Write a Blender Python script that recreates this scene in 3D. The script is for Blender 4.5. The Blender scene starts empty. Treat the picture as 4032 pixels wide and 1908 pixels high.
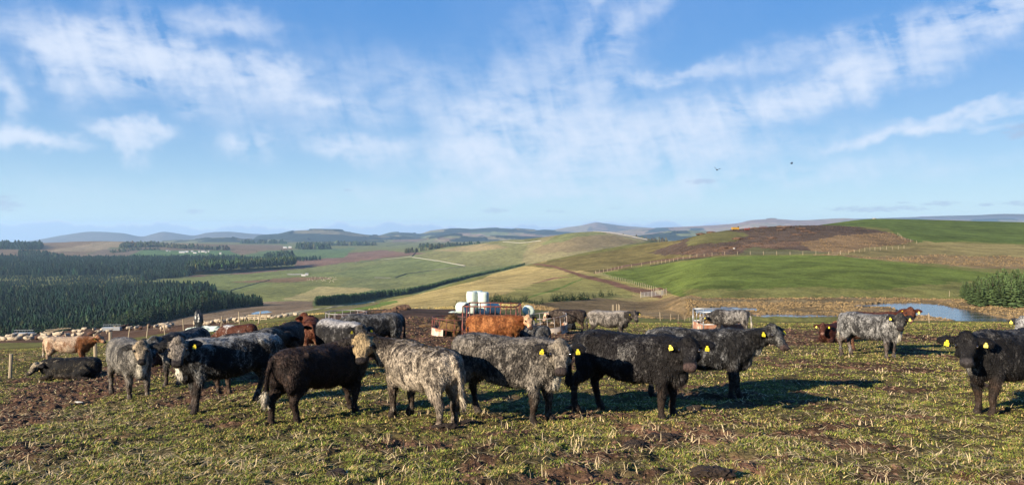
import bpy, bmesh, math, random
import numpy as np
from mathutils import Vector, Matrix, Quaternion

# ------------------------------------------------------------------ camera, sky, sun, exposure
SC = bpy.context.scene
COL = SC.collection
F = 3055.0          # focal length in photo pixels (photo is 4032 wide)
HY = 905.0          # eye level row
CZ = 1.65           # eye height
SUN_EL = math.radians(19.0)
SUN_DIR = math.radians(47.0)      # shadows fall this far to the right of straight ahead

cam = bpy.data.objects.new('camera', bpy.data.cameras.new('camera'))
COL.objects.link(cam)
cam.data.sensor_width = 36.0
cam.data.lens = 36.0 * F / 4032.0
cam.data.clip_start = 0.1
cam.data.clip_end = 60000.0
cam.location = (0, 0, CZ)
cam.rotation_euler = (math.radians(90) - math.atan((954 - HY) / F), 0, 0)
SC.camera = cam

SC.view_settings.view_transform = 'Standard'
SC.view_settings.look = 'None'
SC.view_settings.gamma = 1.0
SC.view_settings.exposure = 1.48
try:
    SC.cycles.use_denoising = True
    SC.cycles.max_bounces = 5
    SC.cycles.diffuse_bounces = 2
    SC.cycles.glossy_bounces = 2
    SC.cycles.transmission_bounces = 2
    SC.cycles.volume_bounces = 0
    SC.cycles.transparent_max_bounces = 4
    SC.cycles.caustics_reflective = False
    SC.cycles.caustics_refractive = False
except Exception:
    pass

sun_d = bpy.data.lights.new('sun', 'SUN')
sun_d.energy = 5.0
sun_d.angle = math.radians(0.53)
sun_d.color = (1.0, 0.87, 0.68)
sun = bpy.data.objects.new('sun', sun_d)
COL.objects.link(sun)
# direction in which the light travels
LD = Vector((math.sin(SUN_DIR) * math.cos(SUN_EL), math.cos(SUN_DIR) * math.cos(SUN_EL), -math.sin(SUN_EL)))
sun.rotation_euler = LD.to_track_quat('-Z', 'Y').to_euler()
sun.location = (-20, -20, 30)

world = bpy.data.worlds.new('World')
SC.world = world
world.use_nodes = True


class NT:
    """small helper to write node graphs"""
    def __init__(s, tree):
        s.t = tree
    def n(s, typ, **kw):
        nd = s.t.nodes.new(typ)
        for k, v in kw.items():
            setattr(nd, k, v)
        return nd
    def link(s, a, b):
        s.t.links.new(a, b)
    def setin(s, sock, v):
        if v is None:
            return
        if hasattr(v, 'is_output') or hasattr(v, 'links'):
            s.t.links.new(v, sock)
        else:
            sock.default_value = v
    def math(s, op, a, b=None, c=None, clamp=False):
        nd = s.n('ShaderNodeMath', operation=op)
        nd.use_clamp = clamp
        for i, v in enumerate((a, b, c)):
            if v is not None:
                s.setin(nd.inputs[i], v)
        return nd.outputs[0]
    def noise(s, vec, scale, detail=3.0, rough=0.5, dist=0.0, dims='3D', w=None):
        nd = s.n('ShaderNodeTexNoise', noise_dimensions=dims)
        if vec is not None:
            s.link(vec, nd.inputs['Vector'])
        nd.inputs['Scale'].default_value = scale
        nd.inputs['Detail'].default_value = detail
        nd.inputs['Roughness'].default_value = rough
        nd.inputs['Distortion'].default_value = dist
        if w is not None:
            s.setin(nd.inputs['W'], w)
        return nd.outputs['Fac']
    def mapr(s, v, a, b, c=0.0, d=1.0, smooth=True):
        nd = s.n('ShaderNodeMapRange')
        nd.interpolation_type = 'SMOOTHSTEP' if smooth else 'LINEAR'
        s.setin(nd.inputs['Value'], v)
        for k, x in (('From Min', a), ('From Max', b), ('To Min', c), ('To Max', d)):
            s.setin(nd.inputs[k], x)
        return nd.outputs['Result']
    def mix(s, fac, a, b, blend='MIX'):
        nd = s.n('ShaderNodeMix', data_type='RGBA', blend_type=blend)
        nd.clamp_factor = True
        s.setin(nd.inputs[0], fac)
        s.setin(nd.inputs[6], a)
        s.setin(nd.inputs[7], b)
        return nd.outputs[2]
    def comb(s, x, y, z):
        nd = s.n('ShaderNodeCombineXYZ')
        for i, v in enumerate((x, y, z)):
            s.setin(nd.inputs[i], v)
        return nd.outputs[0]


def build_world():
    t = world.node_tree
    for nd in list(t.nodes):
        t.nodes.remove(nd)
    g = NT(t)
    out = g.n('ShaderNodeOutputWorld')
    bg = g.n('ShaderNodeBackground')
    bg.inputs['Strength'].default_value = 0.059
    g.link(bg.outputs[0], out.inputs[0])
    sky = g.n('ShaderNodeTexSky', sky_type='NISHITA')
    sky.sun_disc = False
    sky.sun_elevation = SUN_EL
    sky.sun_rotation = math.pi + SUN_DIR     # the sun stands behind the camera, on the left
    sky.altitude = 300
    sky.air_density = 1.0
    sky.dust_density = 0.1
    sky.ozone_density = 1.6
    tc = g.n('ShaderNodeTexCoord')
    sep = g.n('ShaderNodeSeparateXYZ')
    g.link(tc.outputs['Generated'], sep.inputs[0])
    x, y, z = sep.outputs
    az = g.math('ARCTAN2', x, y)                       # radians right of north
    el = g.math('ARCSINE', z)
    A = g.math('MULTIPLY', az, 57.2958)                # degrees
    E = g.math('MULTIPLY', el, 57.2958)
    # high cirrus: a flat layer seen in perspective
    zc = g.math('MAXIMUM', z, 0.03)
    u = g.math('DIVIDE', x, g.math('ADD', zc, 0.10))
    v = g.math('DIVIDE', y, g.math('ADD', zc, 0.10))
    P = g.comb(u, v, 0.0)
    AE = g.comb(A, E, 0.0)
    # blobs of cloud cover: azimuth, elevation, half widths, tilt(deg), strength
    def azel(px, py):
        tx = (px - 2016) / F
        a = math.degrees(math.atan(tx))
        e = math.degrees(math.atan((HY - py) / F * math.cos(math.atan(tx))))
        return a, e
    blobs = [  # px, py, half width px, half height px, tilt, strength
        (380, 165, 170, 50, -6, 1.9), (330, 250, 90, 90, 25, 1.3), (560, 200, 130, 85, 8, 1.2), (500, 300, 70, 60, 20, .6), (900, 105, 150, 42, -5, .6),
        (810, 265, 110, 42, -8, 1.6), (740, 350, 60, 70, 20, .7), (1110, 290, 115, 42, 2, 1.7), (1130, 370, 80, 40, 5, .7), (1250, 420, 380, 75, 0, .34),
        (530, 520, 90, 20, -4, 1.2), (555, 565, 38, 42, 0, .9), (200, 550, 80, 20, 0, 1.3), (30, 540, 70, 26, 0, 1.3),
        (960, 560, 60, 42, -15, .8), (1380, 580, 190, 34, -10, 1.0), (35, 350, 36, 70, 0, .7), (1300, 400, 70, 22, 0, .6),
        (1920, 470, 190, 60, 0, 1.0), (1900, 590, 130, 40, 0, 1.0), (1950, 660, 30, 60, 0, .5), (2250, 520, 420, 80, 8, .6), (2900, 440, 560, 55, 12, .8),
        (3300, 335, 330, 30, 9, .85), (2500, 600, 520, 48, 4, .6), (3820, 95, 320, 50, 15, 1.0), (3950, 50, 180, 40, 15, .6),
        (3330, 170, 300, 40, 10, .5), (3840, 415, 165, 20, 13, 1.6), (3600, 518, 220, 16, 8, 1.0),
        (2150, 300, 330, 190, 40, .26), (2500, 90, 300, 50, 55, .3), (2330, 60, 200, 40, 60, .25), (1750, 330, 400, 90, -8, .22),
        (2300, 740, 800, 50, 2, .3), (3000, 700, 700, 40, 3, .24), (2650, 640, 500, 40, 6, .35),
        (150, 760, 500, 60, 0, .10), (2600, 310, 300, 22, 3, .45),
    ]
    cover = None
    wob = g.noise(AE, 0.16, 4.0, 0.6)
    wob2 = g.noise(g.comb(g.math('ADD', A, 31.0), E, 0.0), 0.2, 4.0, 0.6)
    Aw = g.math('ADD', A, g.math('MULTIPLY', g.math('SUBTRACT', wob, 0.5), 8.0))
    Ew = g.math('ADD', E, g.math('MULTIPLY', g.math('SUBTRACT', wob2, 0.5), 4.0))
    for (px, py, hw, hh, tilt, st) in blobs:
        a0, e0 = azel(px, py)
        sx = math.degrees(math.atan(hw / F)) * 1.05
        sy = math.degrees(math.atan(hh / F)) * 1.05
        ct, sn = math.cos(math.radians(tilt)), math.sin(math.radians(tilt))
        da = g.math('SUBTRACT', Aw, a0)
        de = g.math('SUBTRACT', Ew, e0)
        p = g.math('ADD', g.math('MULTIPLY', da, ct / sx), g.math('MULTIPLY', de, sn / sx))
        q = g.math('ADD', g.math('MULTIPLY', da, -sn / sy), g.math('MULTIPLY', de, ct / sy))
        r2 = g.math('ADD', g.math('MULTIPLY', p, p), g.math('MULTIPLY', q, q))
        b = g.math('MULTIPLY', g.math('POWER', 2.718, g.math('MULTIPLY', r2, -1.0)), st)
        cover = b if cover is None else g.math('ADD', cover, b)
    # streaks falling from the clouds (fall streaks lean a little) and soft puffs
    streak = g.noise(g.comb(g.math('MULTIPLY', g.math('ADD', A, g.math('MULTIPLY', E, 0.35)), 1.0),
                            g.math('MULTIPLY', E, 0.22), 0.0), 0.6, 3.0, 0.5, 0.6)
    soft = g.noise(g.comb(A, g.math('MULTIPLY', E, 1.6), 3.0), 0.26, 5.0, 0.55, 0.4)
    fine = g.noise(g.comb(g.math('MULTIPLY', A, 0.6), g.math('MULTIPLY', E, 2.0), 7.0), 0.8, 4.0, 0.6, 0.5)
    tex = g.math('ADD', g.math('ADD', g.math('MULTIPLY', streak, 0.42), g.math('MULTIPLY', soft, 0.72)),
                 g.math('MULTIPLY', fine, 0.26))
    tex = g.mapr(tex, 0.53, 0.95, 0.0, 1.0, smooth=False)
    cover = g.math('SUBTRACT', 1.0, g.math('POWER', 2.718, g.math('MULTIPLY', cover, -1.0)))
    dens = g.math('MULTIPLY', cover, g.math('ADD', g.math('MULTIPLY', tex, 3.0), 0.03))
    dens = g.math('SUBTRACT', 1.0, g.math('POWER', 2.718, g.math('MULTIPLY', dens, -1.25)))
    # a thin veil everywhere
    veil = g.mapr(g.noise(g.comb(A, E, 11.0), 0.07, 4.0, 0.6), 0.4, 0.75, 0.0, 0.06)
    dens = g.math('MAXIMUM', dens, veil)
    dens = g.math('MULTIPLY', dens, 0.95)
    hsv = g.n('ShaderNodeHueSaturation')
    g.link(sky.outputs[0], hsv.inputs['Color'])
    hsv.inputs['Saturation'].default_value = 1.12
    hsv.inputs['Value'].default_value = 1.0
    skyc = hsv.outputs[0]
    # clear winter air: paler and bluer towards the horizon than the model's warm band
    eb = g.math('POWER', 2.718, g.math('MULTIPLY', g.math('MAXIMUM', E, 0.0), -0.14))
    skyc = g.mix(0.85, skyc, g.mix(eb, (0.20, 1.45, 4.3, 1), (3.6, 5.3, 6.1, 1)))
    cloudcol = (4.9, 5.4, 6.3, 1)
    col = g.mix(dens, skyc, cloudcol)
    # bank of low stratus along the horizon and small grey cumulus shreds
    bank_top = g.math('ADD', g.math('MULTIPLY', g.noise(g.comb(A, g.math('MULTIPLY', E, 0.6), 2.0), 0.30, 7.0, 0.66), 2.0),
                      g.math('MULTIPLY', g.math('MAXIMUM', A, 0.0), 0.012))
    bank_top = g.math('ADD', bank_top, -0.62)
    bm = g.mapr(g.math('SUBTRACT', bank_top, E), -0.03, 0.13, 0.0, 0.72)
    bankcol = g.mix(g.mapr(g.math('SUBTRACT', bank_top, E), 0.0, 0.25), (5.3, 5.4, 5.9, 1), (2.4, 3.2, 4.9, 1))
    col = g.mix(bm, col, bankcol)
    shred = None
    for (px, py, hw, hh) in ((5, 800, 70, 34), (762, 832, 46, 12), (1368, 748, 26, 5), (1945, 829, 66, 14), (2160, 832, 18, 8),
                             (2200, 832, 30, 7), (2768, 715, 70, 13), (2420, 820, 30, 7), (3700, 800, 75, 12),
                             (3560, 797, 26, 6), (3880, 805, 30, 7), (4010, 800, 60, 10), (3450, 822, 200, 14), (4020, 520, 60, 34)):
        a0, e0 = azel(px, py)
        sx, sy = math.degrees(hw / F), math.degrees(hh / F)
        da = g.math('DIVIDE', g.math('SUBTRACT', A, a0), sx)
        de = g.math('DIVIDE', g.math('SUBTRACT', E, e0), sy)
        r2 = g.math('ADD', g.math('MULTIPLY', da, da), g.math('MULTIPLY', de, de))
        b = g.math('SUBTRACT', 1.0, r2)
        shred = b if shred is None else g.math('MAXIMUM', shred, b)
    sn = g.noise(g.comb(A, g.math('MULTIPLY', E, 2.2), 5.0), 1.6, 5.0, 0.65)
    shred = g.math('MAXIMUM', shred, -2.5)
    sm = g.mapr(g.math('ADD', shred, g.math('MULTIPLY', g.math('SUBTRACT', sn, 0.5), 3.4)), 0.1, 1.1, 0.0, 0.55)
    col = g.mix(sm, col, (2.7, 3.3, 4.6, 1))
    g.link(col, bg.inputs['Color'])
build_world()

# ------------------------------------------------------------------ noise in numpy
def _hash(ix, iy, iz, seed):
    h = (ix.astype(np.uint32) * np.uint32(374761393) + iy.astype(np.uint32) * np.uint32(668265263)
         + iz.astype(np.uint32) * np.uint32(2147483647) + np.uint32((seed * 974634777) & 0xffffffff))
    h = (h ^ (h >> np.uint32(13))) * np.uint32(1274126177)
    h = h ^ (h >> np.uint32(16))
    return (h & np.uint32(0xffffff)).astype(np.float64) / 16777215.0

def vnoise(x, y, z=0.0, seed=0):
    x = np.asarray(x, float); y = np.asarray(y, float); z = np.asarray(z, float) + 0 * x
    fx, fy, fz = np.floor(x), np.floor(y), np.floor(z)
    ix, iy, iz = fx.astype(np.int64), fy.astype(np.int64), fz.astype(np.int64)
    u, v, w = x - fx, y - fy, z - fz
    u, v, w = u * u * (3 - 2 * u), v * v * (3 - 2 * v), w * w * (3 - 2 * w)
    r = 0
    for a, wa in ((0, 1 - u), (1, u)):
        for b, wb in ((0, 1 - v), (1, v)):
            for c, wc in ((0, 1 - w), (1, w)):
                r = r + _hash(ix + a, iy + b, iz + c, seed) * wa * wb * wc
    return r * 2 - 1

def vnoise2(x, y, seed=0):
    fx, fy = np.floor(x), np.floor(y)
    ix, iy = fx.astype(np.int64), fy.astype(np.int64)
    u, v = x - fx, y - fy
    u, v = u * u * (3 - 2 * u), v * v * (3 - 2 * v)
    z0 = np.zeros_like(ix)
    return (( _hash(ix, iy, z0, seed) * (1 - u) + _hash(ix + 1, iy, z0, seed) * u) * (1 - v)
            + (_hash(ix, iy + 1, z0, seed) * (1 - u) + _hash(ix + 1, iy + 1, z0, seed) * u) * v) * 2 - 1

def fbm(x, y, seed=0, octs=4, rough=0.5):
    x = np.asarray(x, float); y = np.asarray(y, float)
    r = 0; a = 1.0; s = 0
    for i in range(octs):
        r = r + a * vnoise2(x * 2 ** i + 17.3 * i, y * 2 ** i - 9.1 * i, seed + i * 7)
        s += a; a *= rough
    return r / s

def sstep(v, a, b):
    t = np.clip((v - a) / (b - a), 0, 1)
    return t * t * (3 - 2 * t)

# ------------------------------------------------------------------ the lie of the land: depth (m) -> height (m) down a few lines of sight
PROF = {
 -1200: [(4,-.5),(8,-1.0),(15,-2.1),(27,-3.8),(45,-6.2),(70,-10),(110,-15),(140,-19),(400,-60),(500,-70),(700,-84),(1000,-93),(1500,-100),(2500,-105),(3200,-88),(4000,-80),(5000,-108),(9000,-150),(20000,-330)],
 0:     [(4,-.4),(8,-.85),(15,-1.8),(27,-3.25),(45,-5.5),(70,-9.0),(110,-13.6),(140,-18),(400,-62),(500,-72),(700,-85),(1000,-93),(1500,-100),(2500,-105),(3200,-85),(4000,-72),(5000,-110),(9000,-150),(20000,-330)],
 400:   [(4,-.38),(8,-.8),(15,-1.7),(27,-3.05),(45,-5.1),(70,-8.5),(110,-13.0),(130,-14.8),(180,-24),(400,-58),(600,-75),(1000,-92),(1500,-100),(2500,-105),(3000,-100),(3500,-80),(4000,-55),(5000,-110),(9000,-150),(20000,-330)],
 800:   [(4,-.36),(8,-.76),(15,-1.52),(27,-2.7),(45,-4.45),(70,-7.3),(110,-11.6),(130,-14.2),(180,-22),(300,-38),(420,-49),(550,-59.5),(700,-70),(900,-83),(1200,-90),(1800,-98),(2500,-102),(3500,-92),(4200,-76),(5000,-90),(7000,-104),(9000,-150),(20000,-330)],
 1200:  [(4,-.36),(8,-.72),(15,-1.42),(27,-2.45),(45,-4.0),(70,-6.3),(110,-10.5),(160,-16.0),(250,-26),(400,-41.5),(600,-57.5),(800,-73),(1100,-88),(1500,-95),(2000,-98),(2600,-98),(3500,-95),(5000,-98),(7000,-103),(9000,-150),(20000,-330)],
 1600:  [(4,-.36),(8,-.72),(15,-1.35),(27,-2.42),(45,-3.9),(70,-5.9),(95,-8.0),(130,-11.5),(200,-17.5),(300,-26),(450,-37.5),(600,-56),(800,-70),(1100,-80),(1300,-84),(1600,-84),(2000,-82),(2400,-78),(3000,-76),(3600,-85),(5000,-95),(7000,-100),(9000,-150),(20000,-330)],
 1800:  [(4,-.36),(8,-.72),(15,-1.35),(27,-2.42),(45,-3.95),(70,-6.1),(95,-8.3),(140,-12.2),(225,-17),(340,-24.5),(520,-33),(620,-44),(900,-64),(1200,-72),(1450,-73),(1800,-68),(2200,-60),(2600,-52),(3000,-60),(3600,-80),(5000,-92),(7000,-95),(9000,-150),(20000,-330)],
 2016:  [(4,-.36),(8,-.72),(15,-1.35),(27,-2.45),(45,-4.0),(70,-6.4),(95,-8.6),(150,-12.5),(250,-17.0),(400,-23.5),(600,-29),(700,-37),(900,-55),(1200,-62),(1500,-60),(1800,-50),(2100,-34),(2400,-27),(3000,-60),(5000,-80),(7000,-85),(9000,-150),(20000,-330)],
 2300:  [(4,-.36),(8,-.72),(15,-1.35),(27,-2.45),(45,-4.05),(70,-6.6),(100,-9.6),(150,-13.5),(200,-15.5),(300,-18.5),(450,-19.5),(600,-16.4),(700,-20),(900,-42),(1100,-45),(1300,-38),(1500,-28),(1750,-10),(1900,-1.5),(2050,-6),(3000,-60),(5000,-70),(7000,-85),(9000,-150),(20000,-330)],
 2560:  [(4,-.36),(8,-.72),(15,-1.35),(27,-2.45),(45,-4.05),(70,-6.6),(100,-10),(150,-14.2),(200,-17),(230,-17.6),(300,-17.2),(400,-16.5),(550,-11),(620,-8),(720,-13),(1000,-50),(1500,-38),(1800,-20),(2000,-22),(3000,-70),(5000,-80),(7000,-90),(9000,-150),(20000,-330)],
 2800:  [(4,-.36),(8,-.72),(15,-1.35),(27,-2.45),(45,-4.05),(70,-6.6),(100,-10.2),(118,-12.6),(146,-12.8),(165,-12.2),(250,-11.4),(330,-9.6),(400,-5.2),(480,-.9),(540,-.2),(650,-8),(900,-40),(1500,-80),(3000,-90),(5000,-90),(9000,-150),(20000,-330)],
 3100:  [(4,-.36),(8,-.72),(15,-1.35),(27,-2.45),(45,-4.05),(70,-6.6),(100,-10.2),(118,-12.7),(146,-12.9),(165,-12.2),(250,-10.7),(330,-8.7),(400,-5.0),(480,+.6),(560,4.4),(680,0),(900,-30),(1500,-80),(3000,-90),(5000,-90),(9000,-150),(20000,-330)],
 3440:  [(4,-.36),(8,-.72),(15,-1.35),(27,-2.45),(45,-4.05),(70,-6.6),(100,-10.2),(118,-12.7),(148,-12.9),(168,-11.6),(250,-9.5),(340,-7.4),(450,-1.2),(600,7),(720,12.6),(900,4),(1200,-20),(2000,-60),(5000,-90),(9000,-150),(20000,-330)],
 3800:  [(4,-.36),(8,-.72),(15,-1.35),(27,-2.45),(45,-4.05),(70,-6.6),(100,-10.4),(114,-12.7),(140,-12.9),(158,-12.0),(175,-11.6),(250,-9.9),(350,-7.2),(450,-3.0),(600,4),(740,10.4),(900,5),(1200,-20),(2000,-60),(5000,-90),(9000,-150),(20000,-330)],
 4060:  [(4,-.36),(8,-.72),(15,-1.35),(27,-2.45),(45,-4.05),(70,-6.6),(100,-11.0),(116,-12.9),(150,-13.1),(175,-12.0),(250,-10.2),(350,-7.8),(450,-3.6),(600,3),(740,8.4),(900,5),(1200,-20),(2000,-60),(5000,-90),(9000,-150),(20000,-330)],
 5400:  [(4,-.3),(8,-.6),(15,-1.2),(27,-2.3),(45,-4.0),(70,-6.6),(100,-9.0),(120,-10.3),(150,-11),(175,-11),(250,-9),(350,-7),(450,-3),(600,3),(740,8),(900,5),(1200,-20),(2000,-60),(5000,-90),(9000,-150),(20000,-330)],
}

def pchip(xk, yk, x):
    xk = np.asarray(xk, float); yk = np.asarray(yk, float)
    h = np.diff(xk); dl = np.diff(yk) / h
    m = np.zeros_like(yk)
    for i in range(1, len(xk) - 1):
        if dl[i - 1] * dl[i] > 0:
            w1, w2 = 2 * h[i] + h[i - 1], h[i] + 2 * h[i - 1]
            m[i] = (w1 + w2) / (w1 / dl[i - 1] + w2 / dl[i])
    m[0], m[-1] = dl[0], dl[-1]
    x = np.clip(x, xk[0], xk[-1])
    i = np.clip(np.searchsorted(xk, x) - 1, 0, len(h) - 1)
    t = (x - xk[i]) / h[i]
    return ((1 + 2 * t) * (1 - t) ** 2 * yk[i] + t * (1 - t) ** 2 * h[i] * m[i]
            + t * t * (3 - 2 * t) * yk[i + 1] + t * t * (t - 1) * h[i] * m[i + 1])

LD0, LD1, NDT = math.log(4.0), math.log(20000.0), 1400
T0, T1, NTT = (-1200 - 2016) / F, (5400 - 2016) / F, 441
_ld = np.linspace(LD0, LD1, NDT)
_cx = sorted(PROF)
_cols = np.array([pchip([math.log(d) for d, z in PROF[c]], [z for d, z in PROF[c]], _ld) for c in _cx])   # (columns, depth)
_tt = np.linspace(T0, T1, NTT)
_ct = np.array([(c - 2016) / F for c in _cx])
TAB = np.empty((NTT, NDT))
for j in range(NDT):
    TAB[:, j] = pchip(_ct, _cols[:, j], _tt)
_k = np.exp(-0.5 * (np.arange(-8, 9) / 3.2) ** 2); _k /= _k.sum()
_pad = np.concatenate([np.repeat(TAB[:1], 8, 0), TAB, np.repeat(TAB[-1:], 8, 0)])
TAB = sum(_k[i] * _pad[i:i + NTT] for i in range(17))

def tab(t, d):
    fi = np.clip((t - T0) / (T1 - T0), 0, 1) * (NTT - 1)
    fj = np.clip((np.log(np.maximum(d, 4.0)) - LD0) / (LD1 - LD0), 0, 1) * (NDT - 1)
    i = np.minimum(fi.astype(int), NTT - 2); j = np.minimum(fj.astype(int), NDT - 2)
    a, b = fi - i, fj - j
    z = (TAB[i, j] * (1 - a) + TAB[i + 1, j] * a) * (1 - b) + (TAB[i, j + 1] * (1 - a) + TAB[i + 1, j + 1] * a) * b
    return np.where(d < 4.0, z * d / 4.0, z)

def base_td(x, y):
    """line-of-sight tangent and depth of a place; behind the camera the hill simply goes on"""
    x = np.asarray(x, float); y = np.asarray(y, float)
    r = np.hypot(x, y) + 1e-9
    d = np.maximum(y, r * 0.5)
    t = x / np.maximum(d, 1e-9)
    return t, d

PATH_MUD = None
def mud_mask(px, py, x, y):
    """poached, muddy ground of the cattle field (0..1), seen as places of the field"""
    n = fbm(x * 0.55, y * 0.55, 5, 4)
    n2 = fbm(x * 2.1, y * 2.1, 9, 3)
    m = 0.0 * n
    def ell(cx, cy, rx, ry, s=1.0, tilt=0.0):
        dx, dy = px - cx, py - cy
        c, q = math.cos(math.radians(tilt)), math.sin(math.radians(tilt))
        a, b = (dx * c + dy * q) / rx, (-dx * q + dy * c) / ry
        return s * np.clip(1.25 - (a * a + b * b), 0, 1)
    for e in ((330, 1530, 460, 70, 1.1, -18), (60, 1620, 300, 80, 1.0, -14), (700, 1560, 300, 50, .6, -10), (680, 1440, 200, 60, .6, -10), (1500, 1290, 380, 100, 1.6, 0),
              (1700, 1235, 520, 46, 1.6, 0), (2000, 1345, 420, 60, 1.3, 0), (3080, 1330, 330, 40, .9, 0), (1120, 1420, 400, 110, .8, 0), (2050, 1870, 900, 60, .35, 0), (600, 1800, 700, 90, .3, 0),
              (3330, 1440, 500, 40, .45, 0), (3550, 1330, 500, 30, .4, 0), (2400, 1780, 300, 60, .45, 0), (900, 1350, 350, 30, .8, 0),
              (3650, 1460, 260, 26, .6, 0), (1750, 1680, 160, 26, .7, 0), (2150, 1420, 300, 60, .5, 0), (480, 1560, 260, 30, .5, 0)):
        m = np.maximum(m, ell(*e))
    base = 0.14 + 0.85 * sstep(n2, 0.02, 0.34) * sstep(n, -0.25, 0.25)
    m = sstep(m + 0.60 * n + 0.35 * n2, 0.22, 0.75)
    return np.clip(np.maximum(m, base), 0, 1)

def proj(x, y, z):
    return 2016 + F * x / y, HY + F * (CZ - z) / y

def inpoly(px, py, poly):
    r = np.zeros(px.shape, bool)
    xs = [p[0] for p in poly]; ys = [p[1] for p in poly]
    sel = (px > min(xs)) & (px < max(xs)) & (py > min(ys)) & (py < max(ys))
    if not sel.any():
        return r
    x, y = px[sel], py[sel]
    c = np.zeros(x.shape, bool)
    n = len(poly)
    for i in range(n):
        x1, y1 = poly[i]; x2, y2 = poly[(i + 1) % n]
        if y1 == y2: continue
        k = ((y1 > y) != (y2 > y)) & (x < (x2 - x1) * (y - y1) / (y2 - y1) + x1)
        c ^= k
    r[sel] = c
    return r

POND = -12.3
POOL_Z = -1e6
PONDS = [
 [(3370,1207),(3400,1199),(3470,1194),(3600,1192),(3700,1199),(3800,1217),(3900,1238),(4010,1264),(4100,1284),(4010,1304),(3900,1292),(3800,1274),(3720,1256),(3600,1240),(3520,1236),(3540,1222),(3500,1210)],
 [(2735,1236),(2745,1212),(2880,1207),(2980,1211),(2985,1226),(2930,1222),(2900,1238)],
 [(2960,1238),(3100,1236),(3250,1239),(3340,1241),(3320,1247),(3100,1251),(2960,1247)],
 [(3130,1206),(3300,1201),(3420,1198),(3420,1205),(3200,1209)],
]
def ground(x, y, detail=True):
    x = np.asarray(x, float); y = np.asarray(y, float)
    t, d = base_td(x, y)
    z = tab(t, d)
    # rolling unevenness that grows with distance
    z = z + sstep(d, 40, 160) * 0.25 * fbm(x / 14, y / 14, 21, 3) * sstep(-d, -900, -200)
    z = z + sstep(d, 180, 700) * 1.1 * fbm(x / 60, y / 60, 31, 3) * (1 - 0.5 * sstep(d, 2000, 4000))
    z = z + sstep(d, 900, 3000) * 5.0 * fbm(x / 420, y / 420, 33, 3)
    # the pond lies level in its basin, the rushy banks stand a little higher
    k = (d > 100) & (d < 165) & (t > .18)
    if np.any(k):
        px = 2016 + F * t; pw = HY + F * (CZ - POND) / np.maximum(d, 1)
        w = np.zeros(np.shape(px), bool)
        for q in PONDS: w |= inpoly(np.atleast_1d(px + 3 * fbm(x * .4, y * .4, 3, 3)), np.atleast_1d(pw + 1.0 * fbm(x * .4, y * .4, 4, 3)), q).reshape(np.shape(px))
        hump = .25 * (fbm(x * .5, y * .5, 61, 3) + .6)
        z = np.where(k, np.where(w, np.minimum(z, POND - .4), np.maximum(z, POND + np.maximum(hump, .03) - 4.0 * (1 - sstep(t, .17, .232)))), z)
    k2 = (d > 480) & (d < 900) & (t < -.28) & (t > -.37)
    if np.any(k2):
        px = 2016 + F * t; pw = HY + F * (CZ - POOL_Z) / np.maximum(d, 1)
        w = inpoly(np.atleast_1d(px + 0 * pw), np.atleast_1d(pw), [(960,1241),(1010,1223),(1050,1220),(1084,1227),(1050,1237),(1000,1243)]).reshape(np.shape(px))
        z = np.where(k2 & w, np.minimum(z, POOL_Z - .5), z)
    if detail:
        nr = sstep(-d, -75, -30)
        px = 2016 + F * t; py = HY + F * (CZ - z) / np.maximum(d, 1)
        m = mud_mask(px, py, x, y)
        rough = 0.050 + 0.055 * m
        z = z + nr * rough * fbm(x * 1.7, y * 1.7, 41, 4, 0.62)
        z = z + nr * (0.065 + 0.035 * m) * np.abs(fbm(x * 4.6, y * 4.6, 43, 3, 0.6)) * -1
        z = z + nr * 0.012 * fbm(x * 17, y * 17, 47, 2)
    return z

def at(px, py, dmin=5.0, dmax=15000.0):
    """the place on the ground first met along a line of sight of the photograph"""
    t = (px - 2016) / F
    d = np.exp(np.linspace(math.log(dmin), math.log(dmax), 6000))
    z = ground(t * d, d, False)
    p = HY + F * (CZ - z) / d
    k = np.argmax(p <= py)
    if p[k] > py:
        k = int(np.argmin(p))
    return float(t * d[k]), float(d[k]), float(ground(t * d[k], d[k]))

POOL_Z = at(1020, 1230, 450)[2] + .3
def atd(px, d):
    t = (px - 2016) / F
    return t * d, d, float(ground(t * d, d))

# ------------------------------------------------------------------ objects
def tag(o, label=None, cat=None, group=None, kind=None):
    if label: o['label'] = label
    if cat: o['category'] = cat
    if group: o['group'] = group
    if kind: o['kind'] = kind
    return o

def empty(name, loc, rz=0.0, label=None, cat=None, group=None):
    o = bpy.data.objects.new(name, None)
    o.empty_display_size = 0.3
    COL.objects.link(o)
    o.location = loc
    o.rotation_euler = (0, 0, rz)
    return tag(o, label, cat, group)

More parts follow.
